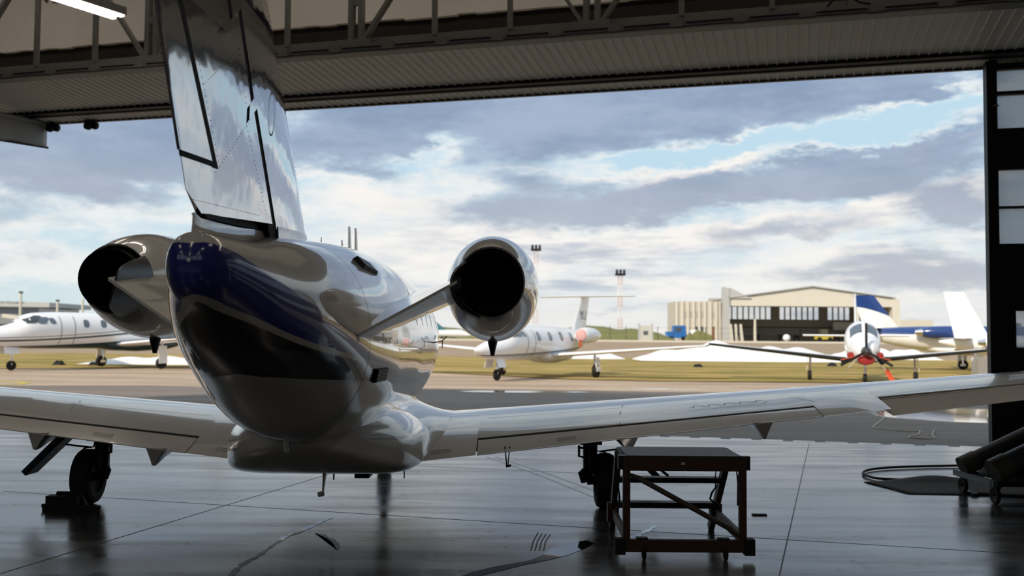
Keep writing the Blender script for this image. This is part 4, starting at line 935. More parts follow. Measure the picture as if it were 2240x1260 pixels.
# painted curve on the apron, cord, dark lumps
struct(strip([(-24, 38.5), (-20, 37.2), (-18, 36.4), (-17.1, 35.3), (-17.0, 34.4), (-17.8, 33.6), (-19, 33.2)], .25, 'taxi_line', YELLOW, z=-.008)).location.z = 0
tag(MB().tube([Vector((p[0], p[1], .0)) for p in spline([(9.12, 25.0, 0), (8.72, 23.4, 0), (8.15, 22.0, 0), (7.49, 20.6, 0), (7.27, 19.94, 0), (7.64, 19.29, 0), (7.91, 19.41, 0), (7.58, 18.65, 0), (7.26, 18.25, 0), (7.19, 18.0, 0), (7.42, 17.85, 0), (7.66, 18.1, 0), (7.78, 18.49, 0), (8.25, 19.53, 0)])], .012, 6).build('cord', mat('pale_cord', (.62, .56, .43), .8)), 'pale cord snaking over the wet apron outside the doorway', 'cord')
for x, y, h, lab in ((-25.2, 55.6, .26, 'dark lump on the snow left of the parked jet main wheel'), (-23.3, 55.8, .2, 'low dark lump on the snow right of the parked jet main wheel'), (11.5, 61.5, .20, 'flat dark lump on the grass in front of the snow bank'), (21.2, 66, .25, 'flat dark lump on the grass left of the propeller plane nose')):
    o = mound('dark_lump', BLACK, x, y, .30, .3, h, .01, lab, 'lump', int(h * 100), 14, 8, .15)

# ------------------------------------------------------------------ parked aircraft
def parked_jet(label, loc, head, L, rad_, zc, wb, span, finh, stripes, nwin, nacelle='jet', covers=None, finm=OUTWHITE, bodym=OUTWHITE, ttail=True, wz=None, winscale=1.0, nacm=OUTWHITE, letters=None, sweep=.35, eoff=.245, belly_shade=None):
    """local frame: +y forward, origin on the ground between the main wheels"""
    t = empty('parked_jet', loc, math.atan2(-head[0], head[1])); tag(t, label, 'airplane', None)
    nose = wb + L * .155; tail = nose - L
    yk = [tail, tail + .03 * L, tail + .15 * L, tail + .33 * L, tail + .45 * L, nose - .30 * L, nose - .20 * L, nose - .135 * L, nose - .06 * L, nose - .015 * L, nose]
    W_ = pchip(yk, [.05 * rad_, .22 * rad_, .60 * rad_, .95 * rad_, rad_, rad_, .95 * rad_, .78 * rad_, .50 * rad_, .22 * rad_, .02])
    Tp = pchip(yk, [zc + .60 * rad_, zc + .70 * rad_, zc + .85 * rad_, zc + .97 * rad_, zc + rad_, zc + rad_, zc + .90 * rad_, zc + .28 * rad_, zc - .02 * rad_, zc - .22 * rad_, zc - .40 * rad_])
    Bt = pchip(yk, [zc + .45 * rad_, zc + .25 * rad_, zc - .35 * rad_, zc - .9 * rad_, zc - rad_, zc - rad_, zc - .98 * rad_, zc - .92 * rad_, zc - .82 * rad_, zc - .62 * rad_, zc - .42 * rad_])
    def P(y, th): c, s_ = math.cos(th), math.sin(th); a, b = Tp(y), Bt(y); return (W_(y) * c, y, (a + b) / 2 + (a - b) / 2 * s_)
    def TH(y, z): a, b = Tp(y), Bt(y); return math.asin(max(-1, min(1, (z - (a + b) / 2) / ((a - b) / 2))))
    Yl = [tail + (nose - tail) * (1 - math.cos(PI * k / 60)) / 2 for k in range(61)]
    # stripes: list of (material index, z at nose, z at tail) boundaries from the top downwards
    ms_, zs = [m for m, _, _ in stripes], [(a, b) for _, a, b in stripes]
    rings = []; segm = 7
    for y in Yl:
        f = (nose - y) / L; T_ = [PI / 2]
        for a, b in zs[:-1]:
            z = a + (b - a) * f ** 2; z = min(Tp(y) - .002, max(Bt(y) + .002, z)); T_.append(min(T_[-1], TH(y, z)))
        T_.append(-PI / 2); th = []
        for i in range(len(T_) - 1): th += [T_[i] + (T_[i + 1] - T_[i]) * k / segm for k in range(segm)]
        th.append(-PI / 2); rr = [P(y, a) for a in th]; rings.append(rr + [(-p[0], p[1], p[2]) for p in rr[-2:0:-1]])
    side = sum([[m] * segm for m in ms_], []); mb = MB().loft(rings, side + side[::-1]); mb.build('fuselage', [bodym, GREYLINE, GREENLINE_SHADE, BLUEP, WHITE], t, merge=1e-5, angle=60)
    def patch(y0, z0, hy, hz_, sd_, name, m, pw_=3, off=.012, skew=0):
        N = 22; rg = []
        for r_ in (0, .5, 1):
            ring = []
            for k in range(N):
                a = 2 * PI * k / N; c, s_ = math.cos(a), math.sin(a); u = math.copysign(abs(c) ** (2 / pw_), c) * hy * r_; v = math.copysign(abs(s_) ** (2 / pw_), s_) * hz_ * r_
                y = y0 + u - skew * v; p = P(y, TH(y, z0 + v)); ring.append((sd_ * (p[0] + off), y, p[2] + off * .4))
            rg.append(ring)
        return MB().loft(rg, 0, False, False).build(name, m, t)
    wy = nose - .33 * L
    for sd_ in (1, -1):
        for k in range(nwin): patch(wy - .30 * L * k / max(1, nwin - 1) * winscale - .03 * L, zc + .38 * rad_, .15, .20, sd_, 'cabin_window', BLUEGLASS)
        patch(nose - .172 * L, zc + .56 * rad_, .040 * L, .22 * rad_, sd_, 'windscreen', GLASS, 5, skew=1.1); patch(nose - .222 * L, zc + .52 * rad_, .014 * L, .18 * rad_, sd_, 'side_window', BLUEGLASS, 5, skew=.5); patch(nose - .250 * L, zc + .50 * rad_, .009 * L, .16 * rad_, sd_, 'side_window', BLUEGLASS, 4, skew=-.3)
    # cabin door outline on the left side
    dy = nose - .30 * L
    for yy0 in (dy - .36, dy + .36):
        mb = MB(); vs = []
        for k in range(17):
            z = zc - .85 * rad_ + 1.62 * rad_ * k / 16; a = TH(yy0, z); p = P(yy0, a); q = P(yy0 + .03, a); vs += [(-p[0] - .008, p[1], p[2]), (-q[0] - .008, q[1], q[2])]
        mb.add(vs, [(2 * k, 2 * k + 1, 2 * k + 3, 2 * k + 2) for k in range(16)]); mb.build('door_edge', GREYLINE, t)
    # wings
    z_w = (zc - rad_ * .82) if wz is None else wz
    for sd_ in (1, -1):
        r = []
        for k in range(9):
            f = k / 8; s_ = .25 * rad_ + (span / 2 - .25 * rad_) * f; c = L * .165 * (1 - .62 * f); le = .09 * L - sweep * s_ * .45; zz = z_w + s_ * .075; tk = .13 * c
            col = [(1 - math.cos(PI * q / 9)) / 2 for q in range(10)]
            r.append([(sd_ * s_, le - c * x, zz + c * naca(x, .13)) for x in col] + [(sd_ * s_, le - c * x, zz - c * naca(x, .09)) for x in col[::-1]])
        MB().loft(r).build('wing', bodym, t, angle=40)
        mg = MB(); gx = sd_ * span * .155; mg.tube([(gx, -.1, z_w + .1), (gx, -.05, .3)], .06, 10); mg.box(gx - .06, gx + .06, -.2, .1, .22, .36); gs = mg.build('main_gear_strut', CHROME, t)
        MB().wheel_x(gx + sd_ * .08, -.02, .30, .30, .22, 24).build('main_wheel', BLACK, gs)
        MB().bar((gx + sd_ * .20, -.05, .28), (gx + sd_ * .12, -.05, z_w), .03, .5, up=(0, 1, 0)).build('gear_door', bodym, gs, smooth=False)
    # belly fairing
    r = []
    for y, hw, zb_ in ((-.20 * L, .3 * rad_, z_w), (-.13 * L, .8 * rad_, z_w - .22), (-.02 * L, .95 * rad_, z_w - .30), (.08 * L, .85 * rad_, z_w - .24), (.15 * L, .3 * rad_, z_w)):
        r.append([(hw * math.cos(2 * PI * k / 24), y, zb_ + .25 + .27 * math.sin(2 * PI * k / 24)) for k in range(24)])
    MB().loft(r).build('belly_fairing', belly_shade or bodym, t)
    # fin and tailplane
    fb_ = tail + .19 * L; r = []
    for k in range(9):
        f = k / 8; z = zc + .72 * rad_ + (finh - zc - .72 * rad_) * f; c = .145 * L * (1 - .42 * f); le = fb_ + .02 * L - .105 * L * f
        col = [(1 - math.cos(PI * q / 8)) / 2 for q in range(9)]
        r.append([(c * naca(x, .10), le - c * x, z) for x in col] + [(-c * naca(x, .10), le - c * x, z) for x in col[::-1]])
    fm = None
    if isinstance(finm, tuple):
        mA, mB_, zsplit = finm; mb = MB()
        rr = []
        for k in range(33):
            f = k / 32; z = zc + .72 * rad_ + (finh - zc - .72 * rad_) * f; c = .145 * L * (1 - .42 * f); le = fb_ + .02 * L - .105 * L * f; col = [(1 - math.cos(PI * q / 24)) / 2 for q in range(25)]
            rr.append([(c * naca(x, .10), le - c * x, z) for x in col] + [(-c * naca(x, .10), le - c * x, z) for x in col[::-1]])
        mb.loft(rr)
        m2 = bpy.data.materials.new('two_tone_fin_paint'); m2.use_nodes = True; nt = NT(m2.node_tree); p2 = m2.node_tree.nodes['Principled BSDF']; sp2 = nt.new('ShaderNodeSeparateXYZ'); nt.l.new(nt.new('ShaderNodeTexCoord').outputs['Object'], sp2.inputs[0])
        xx = nt.m('MAXIMUM', nt.m('SUBTRACT', nt.m('DIVIDE', nt.m('SUBTRACT', sp2.outputs[1], tail + .02 * L), .19 * L), .05), 0)
        edge = nt.m('SUBTRACT', zsplit, nt.m('MULTIPLY', nt.m('POWER', xx, 1.5), (finh - zsplit) * 1.3))
        nt.l.new(nt.mix(nt.m('GREATER_THAN', sp2.outputs[2], edge), (.80, .80, .81), (.012, .045, .20)), p2.inputs['Base Color']); p2.inputs['Roughness'].default_value = .3; p2.inputs['Coat Weight'].default_value = .6
        fm = mb.build('fin', m2, t, angle=40)
    else: fm = MB().loft(r).build('fin', finm, t, angle=40)
    zt_ = finh if ttail else zc + .80 * rad_
    yb = (fb_ - .09 * L) if ttail else tail + .11 * L
    for sd_ in (1, -1):
        r = []
        for k in range(6):
            f = k / 5; s_ = span * .17 * f; c = .085 * L * (1 - .4 * f); le = yb + .01 * L - .06 * L * f + .02 * L; col = [(1 - math.cos(PI * q / 6)) / 2 for q in range(7)]
            r.append([(sd_ * s_, le - c * x, zt_ + c * naca(x, .1)) for x in col] + [(sd_ * s_, le - c * x, zt_ - c * naca(x, .1)) for x in col[::-1]])
        MB().loft(r).build('tailplane', bodym, t, angle=40)
    if letters:
        vs, fs = text_mesh(letters, .62)
        for sd_ in (-1,): MB().add([(sd_ * (.10 + abs(v[0]) * 0), fb_ - .085 * L + .0 - sd_ * v[0] * -1 * 1.0, zc + .72 * rad_ + (finh - zc) * .34 + v[1]) for v in vs], fs).build('registration_letters', GREYLINE, fm, smooth=False)
    # engines on the rear fuselage
    ey = tail + eoff * L; er = .50 * rad_; el_ = .155 * L
    for sd_ in (1, -1):
        ex = sd_ * (rad_ * .82 + er * 1.25); ez = zc + .48 * rad_
        prof = [(ey - el_ * .5, er * .5, er * .5), (ey - el_ * .42, er * .72, er * .72), (ey - el_ * .2, er * .93, er * .93), (ey + el_ * .1, er, er), (ey + el_ * .38, er * .95, er * .95), (ey + el_ * .5, er * .8, er * .8), (ey + el_ * .49, er * .68, er * .68), (ey + el_ * .3, er * .62, er * .62)]
        nc_ = MB().lathe_y(prof, ex, ez, 28).build('nacelle', nacm, t)
        MB().lathe_y([(ey - el_ * .66, er * .36, er * .36), (ey - el_ * .40, er * .66, er * .66), (ey - el_ * .2, er * .90, er * .90)], ex, ez, 28, c0=True).build('exhaust_nozzle', CHROME, nc_)
        MB().bar((sd_ * rad_ * .5, ey - .1 * el_, ez - .15), (ex, ey - .1 * el_, ez), el_ * .6, .16, up=(0, 1, 0)).build('pylon', bodym, t) if False else MB().hexa([(sd_ * rad_ * .4, ey - .35 * el_, ez - .22), (ex, ey - .3 * el_, ez - .06), (ex, ey + .3 * el_, ez - .06), (sd_ * rad_ * .4, ey + .35 * el_, ez - .22), (sd_ * rad_ * .4, ey - .35 * el_, ez - .02), (ex, ey - .3 * el_, ez + .08), (ex, ey + .3 * el_, ez + .08), (sd_ * rad_ * .4, ey + .35 * el_, ez - .02)]).build('pylon', bodym, t, smooth=False)
        MB().lathe_y([(ey + el_ * .44, er * .72, er * .72), (ey + el_ * .535, er * .70, er * .70), (ey + el_ * .56, er * .5, er * .5), (ey + el_ * .565, .02, .02)], ex, ez, 28, c1=True).build('intake_cover' if covers else 'intake', covers or DARKMETAL, nc_)
        if covers: MB().bar((ex, ey + el_ * .56, ez - er * .6), (ex + .05, ey + el_ * .5, ez - er * 1.5), .10, .02).build('cover_ribbon', ORANGE, nc_, smooth=False)
    # nose gear
    mg = MB(); mg.tube([(0, wb, zc - rad_ * .8), (0, wb + .05, .25)], .055, 10); mg.box(-.05, .05, wb - .02, wb + .10, .36, .55); gs = mg.build('nose_gear_strut', CHROME, t)
    MB().wheel_x(0, wb + .05, .23, .23, .17, 24).build('nose_wheel', BLACK, gs)
    for sd_ in (1, -1): MB().bar((sd_ * .22, wb + .2, zc - rad_ * .86), (sd_ * .32, wb + .2, zc - rad_ * .86 - .35), .02, .7, up=(0, 1, 0)).build('nose_gear_door', bodym, t, smooth=False)
    return t
def hd(a): return (-math.cos(rad(a)), -math.sin(rad(a)))
def placed(nosexy, a, wb): u = hd(a); return (nosexy[0] - u[0] * wb, nosexy[1] - u[1] * wb, 0)
# left: long white jet, nose to the left
parked_jet('large white jet with thin dark stripes parked outside at the far left', placed((-23.7, 47.4), 55, 6.3), hd(55), 15.8, .90, 1.92, 6.3, 16.5, 5.2,
           [(0, 1.54, 3.3), (1, 1.51, 3.22), (0, 1.42, 3.1), (2, 1.34, 2.95), (0, 1.12, 2.3), (2, .9, .9)], 6, belly_shade=GREENLINE_SHADE)  # dark belly fairing and lowest band stand in for shade under the fuselage
# middle: small white jet seen from the front
parked_jet('small white jet with pink engine cover parked outside, right of the hangar jet', placed((-.56, 40.4), 64, 5.0), hd(64), 12.2, .74, 1.52, 5.0, 14.4, 3.78,
           [(0, 1.05, 1.52), (1, 1.0, 1.42), (0, .97, 1.38), (1, .95, 1.34), (0, .5, .5)], 4, covers=PINK, letters='YU')
# right background: blue and white jet, tail towards the left
parked_jet('blue and white jet with blue tail fin parked behind the propeller plane', (26.9, 58.4, 0), (.97, -.24), 14.0, .78, 1.85, 5.0, 14, 4.45,
           [(3, 2.05, 2.15), (0, 1.3, 1.55), (4, .8, 1.0), (1, .5, .5)], 5, finm=(OUTWHITE, BLUEP, 3.75), ttail=False, nacm=BLUEP, eoff=.36)
parked_jet('all white jet half hidden behind the black door post, tail fin showing', (25.6, 47.2, 0), (.97, -.24), 11.0, .62, 1.38, 4.3, 12, 4.12,
           [(0, 1.2, 1.6), (0, .5, .5)], 4, ttail=False)
parked_jet('white jet mostly hidden behind the door post, only a sliver of its fin showing', (44.8, 76, 0), (.97, -.24), 17.0, 1.05, 2.3, 6.6, 18, 6.4,
           [(0, 1.2, 1.6), (0, .5, .5)], 6, ttail=False)
# red tow bar at the nose of the left jet
tw = empty('tow_bar', (-25.3, 45.2, 0)); tag(tw, 'red tow bar with a small wheel at the nose gear of the left parked jet', 'tow bar')
MB().bar((.0, 0, .1), (.0, 0, 1.45), .16, .16).build('post', REDP, tw, smooth=False); MB().wheel_x(.25, -.1, .17, .17, .12, 20).build('wheel', BLACK, tw)
MB().bar((0, 0, .45), (1.1, .2, .42), .08, .08).build('drawbar', STEEL, tw, smooth=False); MB().bar((-.6, 0, .2), (.5, 0, .15), .12, .1).build('frame', REDP, tw, smooth=False)
# single engine propeller plane, nose to the camera
pp = empty('propeller_plane', (14.95, 42.6, 0), math.atan2(.28, -.96)); tag(pp, 'white single propeller plane with dark spinner and red covers facing the hangar', 'airplane')
def A(mb, name, m, par=pp, **k): return mb.build(name, m, par, **k)
yk = [-6.0, -5.0, -3.0, -1.2, .4, 1.3, 1.8, 2.6, 3.1, 3.25]
w_ = pchip(yk, [.05, .16, .42, .66, .70, .68, .62, .50, .34, .22]); t_f = pchip(yk, [1.75, 1.85, 2.15, 2.5, 2.56, 2.42, 2.02, 1.80, 1.62, 1.48]); b_f = pchip(yk, [1.55, 1.45, 1.1, .86, .76, .74, .75, .84, 1.02, 1.1])
rg = [[(w_(y) * math.copysign(abs(math.cos(a)) ** .88, math.cos(a)), y, (t_f(y) + b_f(y)) / 2 + (t_f(y) - b_f(y)) / 2 * math.copysign(abs(math.sin(a)) ** .88, math.sin(a))) for a in [2 * PI * k / 36 for k in range(36)]] for y in vr(-6, 3.25, 46)]
A(MB().loft(rg), 'fuselage', OUTWHITE, angle=60)
def ppatch(y0, x0, hy, hx, name, m):
    vs = []; N = 6
    for i in range(N + 1):
        for j in range(N + 1):
            y = y0 + hy * (2 * i / N - 1); x = x0 + hx * (2 * j / N - 1); ww = w_(y); q = max(0, 1 - abs(x / ww) ** 2.27) ** (1 / 2.27); vs.append((x, y + .012, (t_f(y) + b_f(y)) / 2 + (t_f(y) - b_f(y)) / 2 * q + .012))
    A(MB().add(vs, [(i * (N + 1) + j, i * (N + 1) + j + 1, (i + 1) * (N + 1) + j + 1, (i + 1) * (N + 1) + j) for i in range(N) for j in range(N)]), name, m)
for sd_ in (1, -1): ppatch(1.5, sd_ * .30, .24, .235, 'windscreen', BLUEGLASS)
sp = A(MB().lathe_y([(3.22, .21, .21), (3.35, .205, .205), (3.5, .16, .16), (3.62, .08, .08), (3.66, .01, .01)], 0, 1.30, 24, c0=True, c1=True), 'spinner', mat('dark_spinner', (.03, .03, .032), .3, coat=.6))
for a in (90, 210, 330):
    c, s_ = math.cos(rad(a)), math.sin(rad(a)); MB().hexa([(c * .15 - s_ * -.03, 3.36, 1.3 + s_ * .15 + c * -.05), (c * .15 - s_ * .05, 3.42, 1.3 + s_ * .15 + c * .05), (c * .15 - s_ * .05, 3.45, 1.3 + s_ * .15 + c * .05), (c * .15 - s_ * -.05, 3.39, 1.3 + s_ * .15 + c * -.05), (c * 1.12 - s_ * -.05, 3.39, 1.3 + s_ * 1.12 + c * -.05), (c * 1.12 - s_ * .05, 3.40, 1.3 + s_ * 1.12 + c * .05), (c * 1.12 - s_ * .05, 3.415, 1.3 + s_ * 1.12 + c * .05), (c * 1.12 - s_ * -.05, 3.405, 1.3 + s_ * 1.12 + c * -.05)]).build('propeller_blade', DARKMETAL, sp)
A(MB().lathe_y([(2.6, .30, .22), (3.15, .33, .20), (3.27, .28, .16), (3.29, .02, .02)], 0, .96, 20, c1=True), 'intake_cover', REDP)
for sd_ in (1, -1):
    A(MB().lathe_y([(2.2, .13, .12), (2.7, .14, .13), (2.78, .10, .09), (2.79, .01, .01)], sd_ * .56, 1.14, 16, c0=True, c1=True), 'exhaust_cover', REDP)
    A(MB().bar((sd_ * .42, 3.0, 1.1), (sd_ * .95, 3.0, .95), .03, .03), 'cover_strap', ORANGE, smooth=False)
    r = []
    for k in range(7):
        f = k / 6; s_ = .4 + 6.0 * f; c = 1.85 - .95 * f; le = .95 - .18 * f; zz = .86 + .105 * s_; col = [(1 - math.cos(PI * q / 8)) / 2 for q in range(9)]
        r.append([(sd_ * s_, le - c * x, zz + c * naca(x, .14)) for x in col] + [(sd_ * s_, le - c * x, zz - c * naca(x, .12)) for x in col[::-1]])
    wg = A(MB().loft(r), 'wing', OUTWHITE, angle=40)
    rb = []
    for k in range(7):
        f = k / 6; s_ = .5 + 5.85 * f; c = 1.85 - .95 * (s_ - .4) / 6; le = .95 - .18 * (s_ - .4) / 6; zz = .86 + .105 * s_; col = [.07 * (1 - math.cos(PI * q / 8)) / 2 for q in range(9)]
        rb.append([(sd_ * s_, le + .012 - c * x, zz + c * naca(x, .14) + .006) for x in col] + [(sd_ * s_, le + .012 - c * x, zz - c * naca(x, .12) - .006) for x in col[::-1]])
    MB().loft(rb).build('deicer_boot', BLACK, wg, angle=40)
    A(MB().lathe_y([(.2, .10, .10), (.9, .12, .12), (1.05, .06, .06)], sd_ * .75, .84, 14, c0=True, c1=True), 'wing_root_fairing', DARKMETAL)
    gx = sd_ * 2.1; gs = A(MB().tube([(gx, .1, 1.05), (gx, .1, .22)], .05, 8), 'main_gear_strut', CHROME); MB().wheel_x(gx + sd_ * .03, .1, .22, .22, .17, 20).build('main_wheel', BLACK, gs); MB().bar((gx + sd_ * .16, .1, .45), (gx + sd_ * .10, .1, 1.0), .02, .4, up=(0, 1, 0)).build('gear_door', OUTWHITE, gs, smooth=False)
    r = []
    for k in range(5):
        f = k / 4; s_ = 2.4 * f; c = .9 - .35 * f; col = [(1 - math.cos(PI * q / 6)) / 2 for q in range(7)]
        r.append([(sd_ * s_, -5.0 - c * x, 1.95 + .03 * f + c * naca(x, .12)) for x in col] + [(sd_ * s_, -5.0 - c * x, 1.95 - c * naca(x, .12)) for x in col[::-1]])
    A(MB().loft(r), 'tailplane', OUTWHITE, angle=40)
    A(MB().tube([(sd_ * .35, 3.0, 1.0), (sd_ * .75, 3.1, .55)], .015, 6), 'cover_cord', KERB)
r = []
for k in range(7):
    f = k / 6; z = 1.75 + 2.2 * f; c = 1.6 - .75 * f; le = -4.0 - .85 * f; col = [(1 - math.cos(PI * q / 8)) / 2 for q in range(9)]
    r.append([(c * naca(x, .10), le - c * x, z) for x in col] + [(-c * naca(x, .10), le - c * x, z) for x in col[::-1]])
A(MB().loft(r), 'fin', OUTWHITE, angle=40)
A(MB().lathe_y([(.55, .02, .02), (.75, .13, .13), (1.2, .19, .19), (1.5, .16, .16), (1.62, .06, .06), (1.64, .01, .01)], -4.85, 1.42, 18, c0=True, c1=True), 'radar_pod', mat('dark_grey_pod', (.05, .05, .055), .3))
mb = MB(); mb.bar((-.72, 3.0, .62), (-.98, 3.0, .08), .12, .02, up=(0, 1, 0)); mb.bar((-.80, 3.0, .60), (-1.05, 3.0, .15), .08, .02, up=(0, 1, 0)); A(mb, 'warning_ribbon', ORANGE, smooth=False)
gs = A(MB().tube([(0, 2.35, .85), (0, 2.35, .2)], .05, 8), 'nose_gear_strut', CHROME); MB().wheel_x(0, 2.35, .20, .20, .15, 20).build('nose_wheel', BLACK, gs)
gp = empty('ground_power_cart', (19.75, 42.0, 0)); tag(gp, 'white upright service cart beside the black door post', 'cart')
MB().box(-.25, .25, -.3, .3, .18, 1.05).build('cabinet', OUTWHITE, gp, smooth=False); MB().tube([(-.2, 0, 1.05), (-.35, 0, 1.4), (-.1, 0, 1.45)], .03, 8).build('push_handle', CHROME, gp)
for x in (-.18, .18): MB().wheel_x(x, 0, .10, .10, .06, 18).build('wheel', BLACK, gp)

# ------------------------------------------------------------------ distant buildings
bh = empty('far_hangar', (78, 265, 1.28)); tag(bh, 'pale far hangar with open front and rows of bright windows', 'hangar')
BO = (0, 0, 0)
def B(mb, name, m, par=bh, **k): return mb.build(name, m, par, smooth=False, org=(78, 265, 1.28), **k)
gab = [(56.6, 10.6), (78.3, 14.9), (99.8, 10.6)]
mb = MB()
for y0 in (259.6,):
    lo = [(56.6, 12.0 - 1.6), (99.8, 12.0 - 1.6)]
    P_ = [(56.6, 10.45), (99.8, 10.45), (99.8, 12.6), (78.3, 15.5), (57.6, 12.4), (56.6, 12.3)]
    mb.add([(x, 259.6, z) for x, z in P_] + [(x, 260.4, z) for x, z in P_], [tuple(range(6)), tuple(range(11, 5, -1))] + [(k, (k + 1) % 6, 6 + (k + 1) % 6, 6 + k) for k in range(6)])
B(mb, 'front_gable', BUILDC)
mb = MB(); mb.add([(56.4, 259, 12.45), (78.3, 259, 15.6), (100, 259, 12.75), (56.4, 290, 12.45), (78.3, 290, 15.6), (100, 290, 12.75), (56.4, 259, 12.75), (78.3, 259, 15.9), (100, 259, 13.0), (56.4, 290, 12.75), (78.3, 290, 15.9), (100, 290, 13.0)], [(0, 1, 4, 3), (1, 2, 5, 4), (6, 9, 10, 7), (7, 10, 11, 8), (0, 6, 7, 1), (1, 7, 8, 2), (3, 4, 10, 9), (4, 5, 11, 10), (0, 3, 9, 6), (2, 8, 11, 5)]); B(mb, 'roof', BUILDG)
B(MB().hexa([(54.8, 259, 1.28), (56.8, 259, 1.28), (56.8, 262, 1.28), (54.8, 262, 1.28), (55.2, 259, 15.4), (56.6, 259, 15.0), (56.6, 262, 15.0), (55.2, 262, 15.4)]), 'corner_tower', BUILDG); B(MB().hexa([(56.6, 259.2, 12.4), (62.5, 259.2, 12.4), (62.5, 260, 12.4), (56.6, 260, 12.4), (56.6, 259.2, 15.2), (57.0, 259.2, 15.1), (57.0, 260, 15.1), (56.6, 260, 15.2)]), 'parapet', BUILDG)
B(MB().box(99.2, 101.2, 259.4, 262, 1.28, 12.6), 'corner_pier', BUILDC)
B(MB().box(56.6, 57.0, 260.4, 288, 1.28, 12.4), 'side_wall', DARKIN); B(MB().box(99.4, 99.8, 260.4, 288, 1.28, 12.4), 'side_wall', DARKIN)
# rear wall with three banks of window openings, open to the sky
mb = MB(); banks = [(62.2, 8, 1.47), (77.5, 7, 1.5), (91.4, 4, 1.5)]
zlo, zhi = 7.6, 11.2; mb.box(57, 99.4, 288, 288.4, 1.28, zlo); mb.box(57, 99.4, 288, 288.4, zhi, 13.6)
xs = 57.0; wins = []
for x0, n_, p_ in banks:
    mb.box(xs, x0, 288, 288.4, zlo, zhi)
    for k in range(n_): a_, b_ = x0 + k * p_ * 1.108, x0 + k * p_ * 1.108 + 1.3; wins.append((a_, b_)); xs = x0 + (k + 1) * p_ * 1.108; mb.box(b_, xs, 288, 288.4, zlo, zhi)
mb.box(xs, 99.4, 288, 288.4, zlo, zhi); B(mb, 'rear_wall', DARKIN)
for a_, b_ in wins: B(MB().box(a_, b_, 288.1, 288.2, zlo, zhi), 'window', CLEARM)
B(MB().box(56.8, 99.6, 287.5, 288, 5.2, 5.4), 'beam', DARKMETAL)
B(MB().box(90.5, 97, 280, 281, 4.6, 6.8), 'sign_board', BUILDC)
ofc = empty('office_block', (49.5, 262, 1.28)); tag(ofc, 'pale ribbed office block joined to the left of the far hangar', 'building')
def O(mb, name, m, **k): return mb.build(name, m, ofc, smooth=False, org=(49.5, 262, 1.28), **k)
O(MB().box(43, 54.8, 260.6, 275, 1.28, 11.6), 'wall', mat('office_wall', (.52, .48, .42), .85))
for k in range(8): O(MB().box(43 + k * 1.47 - .18, 43 + k * 1.47 + .42, 260.2, 260.6, 1.28, 11.6), 'rib', BUILDC)
for k in (2, 3, 4, 5, 7): O(MB().box(43 + k * 1.47 - .9, 43 + k * 1.47 - .2, 260.5, 260.58, 7.3, 9.0), 'window', DARKIN)
for k in (4, 5): O(MB().box(43 + k * 1.47 - .95, 43 + k * 1.47 - .2, 260.5, 260.58, 3.2, 5.0), 'window', GLASS)
O(MB().box(52.4, 53.5, 260.5, 260.58, 1.28, 5.0), 'door', WOODBR)
# bollard posts and poles before the far hangar
for i, (px, h) in enumerate(((1602, 4.2), (1613, 4.2), (1624, 4.2))):
    tag(MB().hexa([((px - 1120) / 2178 * 245 - .35, 245, 1.28), ((px - 1120) / 2178 * 245 + .35, 245, 1.28), ((px - 1120) / 2178 * 245 + .35, 245.6, 1.28), ((px - 1120) / 2178 * 245 - .35, 245.6, 1.28), ((px - 1123) / 2178 * 245 - .25, 245, 1.28 + h), ((px - 1123) / 2178 * 245 + .25, 245, 1.28 + h), ((px - 1123) / 2178 * 245 + .25, 245.6, 1.28 + h), ((px - 1123) / 2178 * 245 - .25, 245.6, 1.28 + h)]).build('marker_post', KERB, smooth=False), ['leftmost', 'middle', 'rightmost'][i] + ' pale leaning marker post at the left corner of the far hangar', 'post', 'pale posts before the far hangar')
def mast(px, Yd, ztop, r, m, label, head=None, z0=1.28, cat='mast'):
    x = (px - 1120) / 2178 * Yd; t = empty('light_mast', (x, Yd, z0)); tag(t, label, cat)
    MB().tube([(0, 0, 0), (0, 0, ztop - z0)], [r, r * .75], 10).build('pole', m, t)
    if head: MB().box(-head, head, -.3, .3, ztop - z0 - .1, ztop - z0 + head * .9).build('lamp_head', DARKMETAL, t, smooth=False)
    return t
mast(1652, 240, 6.7, .35, KERB, 'thick pale post standing before the open far hangar')
mast(1877, 200, 10.6, .35, KERB, 'tall pale post rising behind the propeller plane', cat='mast')
mast(45, 290, 13.6, .42, KERB, 'white light mast in front of the terminal sign', .5); mast(126, 290, 11.3, .42, KERB, 'white light mast right of the terminal building', .45); mast(181, 290, 12.0, .40, KERB, 'white light mast nearest the left engine of the hangar jet')
def lattice(px, Yd, ztop, label):
    x = (px - 1120) / 2178 * Yd; t = empty('lattice_tower', (x, Yd, 1.28)); tag(t, label, 'tower'); H_ = ztop - 1.28
    for i in range(6):
        mb = MB(); z0, z1 = H_ * i / 6, H_ * (i + 1) / 6
        for sx_, sy_ in ((1, 1), (1, -1), (-1, 1), (-1, -1)): mb.tube([(sx_ * .6, sy_ * .6, z0), (sx_ * .6, sy_ * .6, z1)], .09, 5)
        for k in range(3):
            za, zb_ = z0 + (z1 - z0) * k / 3, z0 + (z1 - z0) * (k + 1) / 3
            for q in (-.6, .6): mb.tube([(-.6, q, za), (.6, q, zb_)], .05, 4); mb.tube([(q, -.6, za), (q, .6, zb_)], .05, 4)
        mb.build('lattice_section', mat('tower_red', (.62, .42, .38), .7) if i % 2 else mat('tower_white', (.75, .75, .73), .7), t, smooth=False)
    MB().box(-1.7, 1.7, -1, 1, H_ - .4, H_ + .25).build('platform', DARKMETAL, t, smooth=False)
    for k in (-1.2, 0, 1.2): MB().box(k - .4, k + .4, -1.1, -.8, H_ + .25, H_ + 1.5).build('floodlight', DARKMETAL, t, smooth=False)
